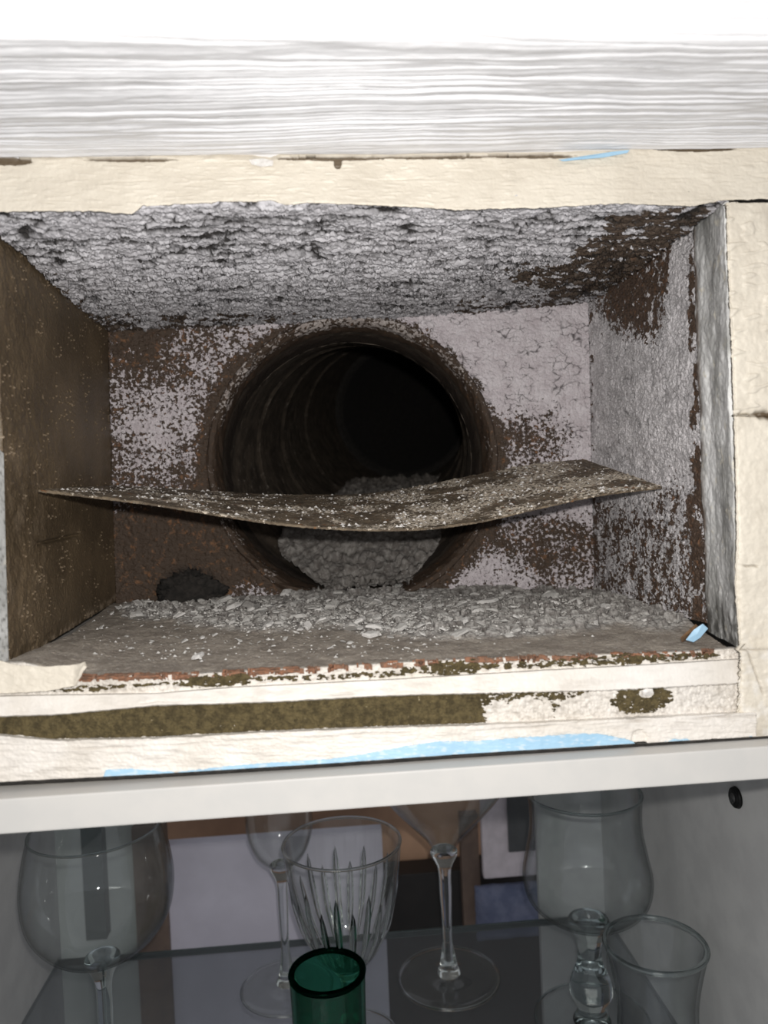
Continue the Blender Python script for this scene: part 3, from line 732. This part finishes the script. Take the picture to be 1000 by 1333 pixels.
for px, py, w_ in spots:
    i = rg.randrange(9); big = 'large' if w_ > 24 else 'medium' if w_ > 14 else 'small'; deep, across = flake_place(px, py)
    put_flake(px, py, w_, FLM[i], '%s %s plaster flake, %s, %s' % (big, 'grey' if i%3 else 'white', deep, across), '%s %s flakes, %s, %s' % (big, 'grey' if i%3 else 'white', deep, across), tilt=.5)
def crumbs():
    r = np.random.RandomState(9); VV = []; FF = []
    base = np.array([[1,0,0],[0,1,0],[-1,0,0],[0,-1,0],[0,0,1],[0,0,-.3]], float); oct_ = [(0,1,4),(1,2,4),(2,3,4),(3,0,4),(1,0,5),(2,1,5),(3,2,5),(0,3,5)]
    px = r.uniform(60,900,16000); py = r.uniform(776,862,16000); d = HEAP(px,py)
    ok = (r.rand(16000) < d*.8+.03) & (px > 151-(py-783)*1.45+8) & (px < 774+(py-768)*3.4-10)
    px, py, d = px[ok][:5200], py[ok][:5200], d[ok][:5200]
    for k in range(len(px)):
        s = .00028+.0008*r.rand()**2.5; m3 = base*s*r.uniform(.6,1.3,(6,3)); an = r.rand()*6.3
        m3 = m3 @ np.array([[math.cos(an),math.sin(an),0],[-math.sin(an),math.cos(an),0],[0,0,.8]])
        VV.append(m3+on_floor(px[k],py[k])+FN*(d[k]*.0016+.0002)); FF += [tuple(x+k*6 for x in f) for f in oct_]
    o = mesh_obj('plaster_crumbs', np.concatenate(VV), np.array(FF), M_FLAKE, None, smooth=False, org=tuple(on_floor(500,810)))
    tag(o, 'fine plaster crumbs and grit scattered over the vent floor', 'rubble', kind='stuff')
crumbs()

# ================================================================== SILL: cream mouldings below the opening (trim_3) and right jamb (trim_2)
LB = [(-60,908),(0,905),(200,902),(300,894),(500,884),(700,872),(850,864),(960,857),(1060,850)]
LC = [(-60,934),(0,932),(70,930),(200,918),(360,913),(500,905),(630,902),(800,898),(960,889),(1060,884)]
LD = [(-60,956),(0,955),(70,962),(200,959),(350,951),(500,945),(630,941),(750,936),(960,926),(1060,922)]
LE = [(-60,1026),(0,1022),(200,1012),(430,998),(600,986),(830,972),(1000,962),(1060,958)]
FA2 = [(-60,866)]+FA[1:]+[(1060,838)]
def h_sill(G, px, py):
    a = ipl(FA2,px); b = ipl(LB,px); c = ipl(LC,px); d = ipl(LD,px)
    inA = ss(a-1,a+2,py)*(1-ss(b-2,b+1,py)); inC = ss(c-2,c+2,py)*(1-ss(d-3,d+2,py)); inD = ss(d-1,d+5,py)
    rgh = fbm(px/4,py/4,4,5,.65)
    h = .0002*fbm(px/30,py/10,3,1)+.00008*fbm(px/4,py/4,3,2) + inA*.0006*rgh + inC*.0007*rgh*ss(610,640,px) + inD*(.0005*fbm(px/40,py/7,4,7)+.0002*fbm(px/6,py/4,3,8))
    ln = np.exp(-((py-(d+ipl([(0,14),(500,10),(1000,6)],px)+2*gn(px/50,px*0,6)))/1.3)**2)*ss(-.2,.2,fbm(px/90,px*0,2,2)); h -= .0005*ln*inD
    chip_ = blob(px,py,833,962,12,14); h -= .0008*ss(.1,.4,chip_+.3*fbm(px/5,py/5,3,5)*(chip_>0))
    sc = np.exp(-((py-(c-5+3*fbm(px/22,px*0,4,3)))/1.2)**2)*ss(-.05,.3,fbm(px/60,px*0+2,3,6)); h -= .0004*sc
    dirt = inA*.28*ss(-.15,.4,fbm(px/9,py/5,4,12)) + .30*inC*ss(620,640,px)*ss(-.1,.4,fbm(px/10,py/7,4,14)) + .35*ln*inD*.5 + .12*ss(0,.4,fbm(px/40,py/14,3,9))
    pale = .5*blob(px,py,830,880,60,30)+.3*blob(px,py,900,880,40,30)
    return h, {'dirt': np.clip(dirt,0,.8), 'pale': np.clip(pale,0,1)}
YA,YB1,YB2,YC1,YC2,YD1,YD2,YE = .2660,.2655,.2610,.2585,.2612,.2606,.2572,.2560
sill = patch('trim_3', [rowr(-60,985,FA2,.2705,.5,9,-2), rowr(-60,985,FA2,YA,.5,9,1), rowf(-60,985,LB,YB1), rowr(-60,985,LB,YB2,.4,2,1.5), rowr(-60,985,LC,YC1,1.2,3), rowr(-60,985,LC,YC2,1.2,3,1.5), rowr(-60,985,LD,YD1,1.0,4), rowr(-60,985,LD,YD2,1.0,4,3), rowr(-60,985,LE,YE,.7,5,-4), rowr(-60,985,LE,.2760,0,5,-22)], 1050, [3,26,4,30,4,34,6,60,6], h_sill, M_SILL, skirt=.004)
tag(sill, 'chalky cream moulded sill below the vent opening', kind='structure')
# olive residue: thin upper line and wide band, each a layer of its own on the sill
def band_mask(px, py):
    c = ipl(LC,px); d = ipl(LD,px)
    n = fbm(px/12,py/6,4,5,.6)
    m = ss(0,3,py-c+1.5*n)*(1-ss(0,3,py-d+1+2.5*n))*(px<632+14*n)
    k = fbm(px/7,py/5,4,25,.65)
    m2 = ((py-c) < ipl([(625,26),(640,14),(680,7),(712,9),(722,28),(735,10),(760,5),(775,0),(1000,0)],px)*(1+1.3*n))*(py>c+1)*(px>628)*(px<772)*(k>-.22)
    q = blob(px,py,836,910,48,22,-6)+.55*k
    m2 = m2 + (q>.28)*(py>c)*(py<d)*(blob(px,py,842,903,10,6)<=.1)*(k>-.35)
    return np.clip(m+m2,0,1)
rs = [rowf(-60,985,LC,.2605), rowf(-60,985,[(x,y+3) for x,y in LC],.2606), rowf(-60,985,LD,.2600)]
h_fuzz = lambda amp: (lambda G,px,py: (amp*fbm(px/3.2,py/3.2,4,5,.7)+.0004*fbm(px/14,py/10,3,6), {}))
patch('glue_residue', rs, 1100, [6,62], h_fuzz(.0010), M_OLIVE, sill, keep=band_mask, skirt=.0012)['label'] = 'wide olive-brown band of old glue'
def thin_mask(px, py):
    n = fbm(px/9,py/5,4,15,.6)
    c = ipl([(0,899),(130,896),(240,888),(330,884),(420,882),(500,878),(560,870),(625,868),(700,865),(800,860),(930,853)],px)
    w = ipl([(0,.0),(30,.5),(60,3),(125,5),(150,2),(225,2),(250,8),(315,9),(335,3),(420,3.5),(500,4),(555,5),(570,10),(618,10),(630,4),(700,4.5),(790,6),(820,8),(870,5),(925,4),(940,0)],px)
    return (np.abs(py-c) < w*.85*(1+1.6*n)).astype(float)*(n>np.where(w>7,-.4,-.08))
patch('glue_residue', [rowf(-20,985,[(x,y-14) for x,y in LB],.2642), rowf(-20,985,LB,.2642)][:] if False else [rowf(-20,985,[(x,y-19) for x,y in LB],.2648), rowf(-20,985,[(x,y+1) for x,y in LB],.2646)], 1050, [38], h_fuzz(.0010), M_OLIVE, sill, keep=thin_mask, skirt=.001)['label'] = 'thin broken line of olive residue'
def blue_mask(px, py):
    e = ipl(LE,px)
    t = ipl([(125,0),(133,0),(137,13),(170,13),(230,5),(300,9),(360,10),(430,10),(470,13),(530,20),(570,23),(620,20),(650,21),(700,21),(740,22),(780,20),(800,15),(824,8),(832,0),(850,0),(860,3),(880,7),(895,6),(910,2),(1000,5),(1060,5)],px)
    t = t + (t>1)*2.2*fbm(px/9,px*0,4,3,.6)
    return ((py > e-t)&(py < e-4.2)).astype(float)
patch('blue_paint', [rowf(100,985,[(x,y-28) for x,y in LE],.2563), rowf(100,985,[(x,y-3) for x,y in LE],.25555)], 1000, [56], lambda G,px,py: (.00012*fbm(px/20,py/8,3,1), {'dirt': 0*px, 'pale': .35*ss(.1,.4,fbm(px/14,py/5,3,2))}), M_BLUE, sill, keep=blue_mask, skirt=.0005)['label'] = 'exposed light blue older paint'
patch('gap_shadow_strip', [rowr(-60,1010,LE,.2556,.5,8,-4), rowr(-60,1010,LE,.2550,.9,9,-1.5), rowr(-60,1010,LE,.2560,.5,8,.6)], 900, [4,4], lambda G,px,py: (0*px,{}), M_CHAR, sill, keep=lambda G,px,py: (np.abs(px-832)>7)|(py>ipl(LE,px)-1), skirt=.001)['label'] = 'dark strip standing in for the shadow gap above the cabinet'  # black strip added along the joint, standing in for the gap's shade
# torn paint piece at left of the sill
patch('paint_skin', [rowr(-40,112,[(-40,864),(0,860),(20,866),(60,868),(112,864)],.2640,1.2,3), rowr(-40,112,[(-40,905),(0,903),(60,900),(95,893),(112,868)],.2622,1.5,4)], 160, [44], lambda G,px,py: (.0004*fbm(px/14,py/8,4,3)+.0009*ss(95,110,px), {'dirt': 0*px, 'pale': 0*px}), M_CREAM, sill, skirt=.0012)['label'] = 'torn edge of thick cream paint'
tag(chip('plaster_flake', [(836,900),(841,896),(850,897),(851,902),(845,906),(838,905)], .2592, .0012, M_FLAKEW, 5), 'tiny bright white chip stuck in the olive patch at the right of the sill', 'plaster flake')

# right jamb of cream blocks
def jamb(name, y0, y1, seed, lab):
    def hj(G,px,py):
        Z = G[...,2]*1000; X = G[...,0]*1000
        h = .0004*fbm(X/9,Z/9,4,seed)+.00035*fbm(X/2.5,Z/2.5,3,seed+2)
        e = ipl([(250,944),(450,951),(600,956),(850,962)],py)
        h -= .0009*np.exp(-((px-e)/4)**2)
        if seed == 1: h += .0006*ss(.2,.5,gn(X/7,Z/2.5,5))
        crk = np.exp(-((py-(737+2*gn(px/12,px*0,3)))/1.2)**2)*ss(965,972,px)*(1-ss(985,990,px))+.7*np.exp(-((px-(975+(py-850)*.35))/1.2)**2)*ss(840,850,py)*(1-ss(900,910,py))
        h -= .0008*crk
        gap = .9*np.exp(-((py-(540+2*gn(px/9,px*0,8)))/ipl([(950,1.2),(980,1.8),(990,5),(1010,6)],px))**2)
        h -= .0018*gap
        return h, {'dirt': np.clip(.5*crk+gap*ss(975,990,px)+.25*gap+.12*ss(0,.4,fbm(X/14,Z/14,3,4)),0,1), 'pale': .4*ss(760,900,py)*ss(-.1,.3,fbm(px/20,py/20,3,3))}
    def colx(off, Y):
        def f(t):
            py = y0+(y1-y0)*t; px = ipl([(250,944),(330,946),(450,951),(600,956),(700,958),(760,956),(850,962),(960,958)],py)+off+(7 if seed == 5 else 1.6)*fbm(py/10,py*0+seed,4,seed,.65)*(off<5)
            return P(px, py, np.full_like(py, Y-(.0045 if seed == 5 else 0)))
        return f
    o = patch(name, [colx(2,.2680), colx(0,.2625), colx(110,.2605)], int((y1-y0)*1.1), [8,90], hj, M_CREAM, skirt=.003)
    tag(o, lab, kind='structure')
jamb('trim_2', 264, 541, 1, 'upper cream painted plaster block right of the opening')
jamb('trim_4', 541, 852, 2, 'lower cream painted plaster block right of the opening')
jamb('trim_5', 848, 968, 5, 'plastered lower right corner beside the sill')
# loose bits at the right bottom corner
tag(chip('paint_flake', [(893,833),(903,820),(915,812),(922,818),(912,830),(903,836)], .270, .0009, M_BLUE, 8), 'light blue paint flake standing in the lower right corner of the opening', 'paint flake')
tag(chip('plaster_flake', [(888,836),(886,830),(897,820),(906,812),(908,815),(899,826),(893,834)], .2725, .001, M_WOOD, 9), 'narrow brown splinter behind the blue flake in the lower right corner', 'splinter')

# masonry shell hidden behind the sheets
box('wall_back', (-.45,.46,-.11), (-.058,.50,.35), M_WALL, bevel=0)['kind'] = 'structure'
for nm, lo, hi in (('wall_left', (-.50,.285,-.095), (-.125,.46,.35)), ('wall_right', (.172,.285,-.095), (.50,.46,.35)), ('wall_top', (-.45,.300,.125), (.45,.46,.35)), ('wall_front', (.50,.27,-.095),(.9,.5,.5))):
    box(nm, lo, hi, M_WALL, bevel=0)['kind'] = 'structure'

for nm, lo, hi in (('floor', (-.6,.24,-.80), (.6,1.2,-.76)), ('wall_far', (-.6,1.2,-.80), (.6,1.22,.35))):
    box(nm, lo, hi, M_WALL, bevel=0)['kind'] = 'structure'
# ================================================================== CABINET WITH THE GLASSES
ZT = float(P(np.array(500.), np.array(994.), .2565)[2]); cy0 = float(Pz(np.array(500.), np.array(1006.), ZT)[1])
ZB = float(P(np.array(500.), np.array(1050.), cy0)[2])
YM, XL, XR, ZS = .60, -.222, .205, -.345
ZFL = -.62
cab = empty('display_cabinet', (0, .43, ZFL)); tag(cab, 'grey-white laminate cabinet with a glass shelf holding drinking glasses below the vent', 'cabinet')
box('top_panel', (-.30, cy0, ZB), (.30, YM, ZT), M_CAB, cab, .0006)
box('side_panel', (XL-.016, cy0+.004, ZFL), (XL, YM, ZB), M_CABIN, cab, .0006)
box('side_panel', (XR, cy0+.004, ZFL), (XR+.016, YM, ZB), M_CABIN, cab, .0006)
box('bottom_panel', (XL, cy0+.004, ZFL-.016), (XR, YM, ZFL), M_CABIN, cab, .0006)
xs = float(P(np.array(703.), np.array(1250.), YM)[0])
box('back_stile', (xs, YM-.006, ZFL), (XR, YM, ZB), M_CABIN, cab, .0006)
box('shelf', (XL, .30, ZS-.005), (XR, YM-.008, ZS), G_SHELF, cab, .0008)['label'] = 'grey tinted glass shelf'
box('shelf_edge', (XL, YM-.008, ZS-.005), (XR, YM-.0068, ZS+.0002), flat('glass_edge', (.05,.07,.07), .3), cab, .0002)
def disc(name, c, axis_, r, h, m, parent, org=None, dome=.3):
    bm = bmesh.new(); bmesh.ops.create_cone(bm, cap_ends=True, segments=40, radius1=r, radius2=r*.86, depth=h)
    bmesh.ops.bevel(bm, geom=[e for e in bm.edges], offset=h*.2, segments=2, affect='EDGES')
    q = Vector((0,0,1)).rotation_difference(Vector(axis_)).to_matrix().to_4x4(); bm.transform(Matrix.Translation(Vector(c)) @ q)
    return bm_obj(name, bm, m, parent, org, smooth=True)
# screw cap on the right side panel
d_ = rays(960., 1038.); p_ = d_*(XR/d_[0])
disc('screw_cap', p_-np.array([.0012,0,0]), (-1,0,0), .0058, .0026, M_SCREW, cab)['label'] = 'black round screw cap'
disc('screw_socket', p_-np.array([.0026,0,0]), (-1,0,0), .0026, .0012, flat('socket', (.10,.10,.10), .3, metal=.8), cab)

# ------------------------------------------------------------------ things seen behind the cabinet
def bx(px0,py0,px1,py1,Y,th): a = P(np.array(float(px0)),np.array(float(py1)),Y); b = P(np.array(float(px1)),np.array(float(py0)),Y); return (a[0],Y,a[2]),(b[0],Y+th,b[2])
lo, hi = bx(212,1080,497,1560,.66,.012); o = box('panel', lo, hi, M_LILAC, org=(lo[0],lo[1],lo[2])); tag(o, 'plain lilac-grey panel standing behind the glasses, left of centre', 'panel')
lo, hi = bx(196,1075,213,1560,.655,.014); o = box('wooden_post', lo, hi, M_POST, org=lo); tag(o, 'slim brown post between the left wine glass and the lilac panel', 'post')
lo, hi = bx(112,1050,130,1225,.63,.012); o = box('metal_post', lo, hi, flat('dark_green_metal', (.05,.065,.06), .5), org=lo); tag(o, 'dark post seen through the bowl of the large left wine glass', 'post')
lo, hi = bx(60,1040,197,1560,.665,.012); o = box('panel', lo, hi, flat('grey_green_panel', (.42,.44,.42), .5, (.34,.36,.34), 12), org=lo); tag(o, 'grey-green panel behind the large left wine glass', 'panel')
lo, hi = bx(-200,960,900,1480,.80,.02); o = box('tan_board', lo, hi, M_BROWNWALL, org=lo); tag(o, 'tan brown board filling the top of the view behind the glasses', 'board')
lo, hi = bx(480,1124,712,1560,.76,.03); o = box('dark_chest', lo, hi, M_DARK, org=lo); tag(o, 'nearly black chest behind the long-stemmed glass', 'chest')
lo, hi = bx(605,1060,622,1215,.745,.012); o = box('wooden_post', lo, hi, M_POST, org=lo); tag(o, 'slim brown post beside the pale picture frame', 'post')
fr = empty('picture_frame', P(np.array(668.), np.array(1147.), .72)); tag(fr, 'pale lilac picture frame with a dark picture behind the bulged goblet', 'picture frame')
lo, hi = bx(630,1028,700,1145,.72,.010); box('frame', lo, hi, M_FRAMEW, fr, .003)
lo, hi = bx(663,1030,696,1110,.717,.004); box('picture', lo, hi, flat('grey_picture', (.07,.075,.08), .5), fr, .001)
def cushion():
    c = P(np.array(665.), np.array(1185.), .72); bm = bmesh.new(); bmesh.ops.create_cube(bm, size=2); bmesh.ops.subdivide_edges(bm, edges=bm.edges[:], cuts=14, use_grid_fill=True)
    co = np.array([v.co[:] for v in bm.verts]); k = (1-.85*np.abs(co[:,0])**5)*(1-.85*np.abs(co[:,2])**5)
    co[:,1] *= np.clip(k,.15,1); co += .05*np.stack([fbm(co[:,0]*3,co[:,2]*3,3,2),fbm(co[:,0]*4+3,co[:,2]*4,3,3),fbm(co[:,0]*3+1,co[:,2]*3,3,4)],-1)
    co = co*np.array([.034,.013,.026])+c
    for v,p in zip(bm.verts,co): v.co = Vector(p)
    o = bm_obj('cushion', bm, M_CLOTHB, None, tuple(c), smooth=True); tag(o, 'small blue-grey cloth cushion below the pale picture frame', 'cushion')
cushion()

# ------------------------------------------------------------------ drinking glasses
def lathe(name, prof, m, parent, c, n=96, mod=None, org=None):
    """closed profile (r, z) outer wall up, inner wall down."""
    pr = np.array(prof, float); a = np.linspace(0,2*math.pi,n,endpoint=False); A, I = np.meshgrid(a, np.arange(len(pr)))
    r = pr[:,0][:,None]+0*A; z = pr[:,1][:,None]+0*A
    if mod is not None: r = r+mod(A, z, I)
    V = np.stack([c[0]+r*np.cos(A), c[1]+r*np.sin(A), c[2]+z], -1)
    idx = np.arange(len(pr)*n).reshape(len(pr),n); nx_ = np.roll(idx,-1,axis=1)
    q = np.stack([idx[:-1], nx_[:-1], nx_[1:], idx[1:]], -1).reshape(-1,4)
    return mesh_obj(name, V.reshape(-1,3), q, m, parent, org=org)
def smooth_prof(pts, n=8):
    p = np.array(pts, float); s = np.concatenate([[0], np.cumsum(np.hypot(*np.diff(p,axis=0).T)+1e-9)]); m = np.gradient(p, s, axis=0)
    t = np.linspace(0, s[-1], n*len(p)); i = np.clip(np.searchsorted(s,t)-1,0,len(s)-2); h = (s[i+1]-s[i])[:,None]; u = ((t-s[i])/h[:,0])[:,None]
    return (2*u**3-3*u**2+1)*p[i]+(u**3-2*u**2+u)*h*m[i]+(-2*u**3+3*u**2)*p[i+1]+(u**3-u**2)*h*m[i+1]
def shell(pts, th, n=8, solid_bottom=.002):
    """pts from bottom axis to rim; returns the closed wall profile."""
    o = smooth_prof(pts, n); o[:,0] = np.maximum(o[:,0], 0); d = np.gradient(o, axis=0); nr = np.stack([-d[:,1], d[:,0]], -1); nr /= np.linalg.norm(nr,axis=1,keepdims=True)+1e-9
    i = o + nr*th; i[:,0] = np.maximum(i[:,0], 0); i = i[i[:,1] > o[0,1]+solid_bottom]
    rim = (o[-1]+i[-1])/2 + np.array([0, th*.45])
    return np.concatenate([o, [rim], i[::-1], [[0, i[0,1]]]])
def stemglass(name, px, py_rim, Yd, bowl, stem_r, foot_r, m, label, th=.0009, zfoot=ZS, knots=None, mod=None, cat='glass', bowl_h=None):
    """bowl: (r, z above bowl bottom) points, metres."""
    rim = P(np.array(float(px)), np.array(float(py_rim)), Yd); H = bowl[-1][1]; zb = rim[2]-H
    root = empty(name, (rim[0], Yd, zfoot)); tag(root, label, cat, 'drinking glasses on the glass shelf')
    lathe('bowl', shell(bowl, th)+np.array([0,0]), m, root, (rim[0],Yd,zb), mod=mod)
    a = [(bowl[-1][0]-th*.4+th*.8*math.cos(t), H+th*.8*math.sin(t)) for t in np.linspace(0,2*math.pi,11)]
    lathe('rim', a, SOLID[m.name], root, (rim[0],Yd,zb))
    a = [(foot_r-.0004+.0009*math.cos(t), .0012+.0009*math.sin(t)) for t in np.linspace(0,2*math.pi,11)]
    lathe('foot_rim', a, SOLID[m.name], root, (rim[0],Yd,zfoot))
    L = zb-zfoot; st = [(foot_r*.22,.0035),(stem_r*1.5,.010),(stem_r,.022)] if knots is None else []
    if knots is None: st += [(stem_r, L*.7),(stem_r*1.15,L*.88),(stem_r*2.2,L+.002)]
    else: st = [(r,z*L if z<=1 else z) for r,z in knots]
    lathe('stem', smooth_prof([(0,.003)]+st+[(0,L+.0035)], 8), SOLID[m.name], root, (rim[0],Yd,zfoot), n=48)
    lathe('foot', smooth_prof([(0,.0003),(foot_r*.9,.0003),(foot_r,.0009),(foot_r*.96,.0016),(foot_r*.5,.0024),(foot_r*.24,.0042),(0,.0055)], 8), m, root, (rim[0],Yd,zfoot))
    return root
s = .43/F
stemglass('wine_glass', 124, 1077, .43, [(0,0),(.010,.001),(.026,.009),(.0375,.024),(.0405,.041),(.0385,.059),(.0350,.074)], .0042, .034, G_GREY, 'large round wine glass at the far left, rim cut by the cabinet top')
s = .53/F
stemglass('wine_glass', 362, 1036, .535, [(0,0),(.006,.0005),(.015,.007),(.0215,.020),(.0235,.036),(.0225,.050)], .0035, .032, G_CLEAR, 'small wine glass standing behind the cut crystal glass')
fl = lambda A, z, I: -.0011*np.abs(np.cos(A*9))**.5*ss(.058,.030,z)*ss(-.001,.012,z)*(I < 60)
cg = stemglass('cut_glass', 445, 1096, .475, [(0,0),(.007,.0005),(.018,.010),(.027,.028),(.0325,.048),(.0355,.066),(.0370,.080)], .0045, .031, G_CLEAR, 'cut crystal glass with fluted bowl behind the green glass', mod=fl, th=.0012)
def flutes():
    c = cg.location; zb = float(P(np.array(445.), np.array(1096.), .475)[2])-.080
    bz = [(.000,.004),(.010,.018),(.028,.027),(.048,.0325),(.066,.0355)]
    for k in range(22):
        a0 = 2*math.pi*k/22; top = .052 if k%2 else .062; ts = np.linspace(0,1,13); V = []
        for t in ts:
            z = .008+(top-.008)*t; rr = ipl(bz, z)+.0002; w = .0026*math.sin(math.pi*min(1,t*1.0))**.6*(.6+.4*t)+.00005
            for u, o in ((-1,0),(0,.0012*math.sin(math.pi*t)),(1,0),(0,-.0006)):
                an = a0+u*w/rr; V.append((c.x+(rr+o)*math.cos(an), c.y+(rr+o)*math.sin(an), zb+z))
        Fc = [(4*i+j, 4*i+(j+1)%4, 4*i+4+(j+1)%4, 4*i+4+j) for i in range(12) for j in range(4)]
        mesh_obj('flute', V, Fc, R_CLEAR, cg)
flutes()
stemglass('long_stem_glass', 573, 992, .53, [(0,0),(.004,.001),(.014,.012),(.036,.036),(.056,.064)], .0042, .0355, G_CLEAR, 'conical cocktail glass on a long thin stem in the middle')
stemglass('goblet', 760, 1031, .475, [(0,0),(.012,.001),(.028,.006),(.0380,.016),(.0405,.028),(.0380,.044),(.0352,.060),(.0350,.073),(.0358,.083)], .007, .036, G_GREY, 'waisted goblet with a bulging bowl and thick knobbed stem at right', th=.0012,
          knots=[(.012,.004),(.009,.10),(.0135,.30),(.0125,.42),(.0080,.60),(.0085,.82),(.012,.93),(.013,1.0)])
def tumbler(name, px, py_rim, Yd, pts, th, m, label, g=None, zfoot=ZS):
    rim = P(np.array(float(px)), np.array(float(py_rim)), Yd); H = rim[2]-zfoot
    p = [(r, f*H) for r, f in pts]
    root = empty(name, (rim[0],Yd,zfoot)); tag(root, label, 'glass', 'drinking glasses on the glass shelf')
    lathe('bowl', shell(p, th, 8, .006), m, root, (rim[0],Yd,zfoot+.0004))
    # thick rounded lip
    a = [(p[-1][0]-th*.5+th*.75*math.cos(t), H+th*.75*math.sin(t)) for t in np.linspace(0,2*math.pi,13)]
    lathe('rim', a, SOLID[m.name], root, (rim[0],Yd,zfoot)); return root
tumbler('green_glass', 426, 1265, .43, [(0,0),(.0215,.0),(.0222,.06),(.0208,.5),(.0215,.999)], .0024, G_GREEN, 'small bottle-green glass in front at the bottom edge')
tumbler('flared_glass', 853, 1229, .415, [(0,0),(.024,.0),(.0255,.08),(.0225,.35),(.0222,.62),(.0255,.86),(.0283,.999)], .0020, G_GREY, 'short smoky glass with a flared thick rim at lower right')
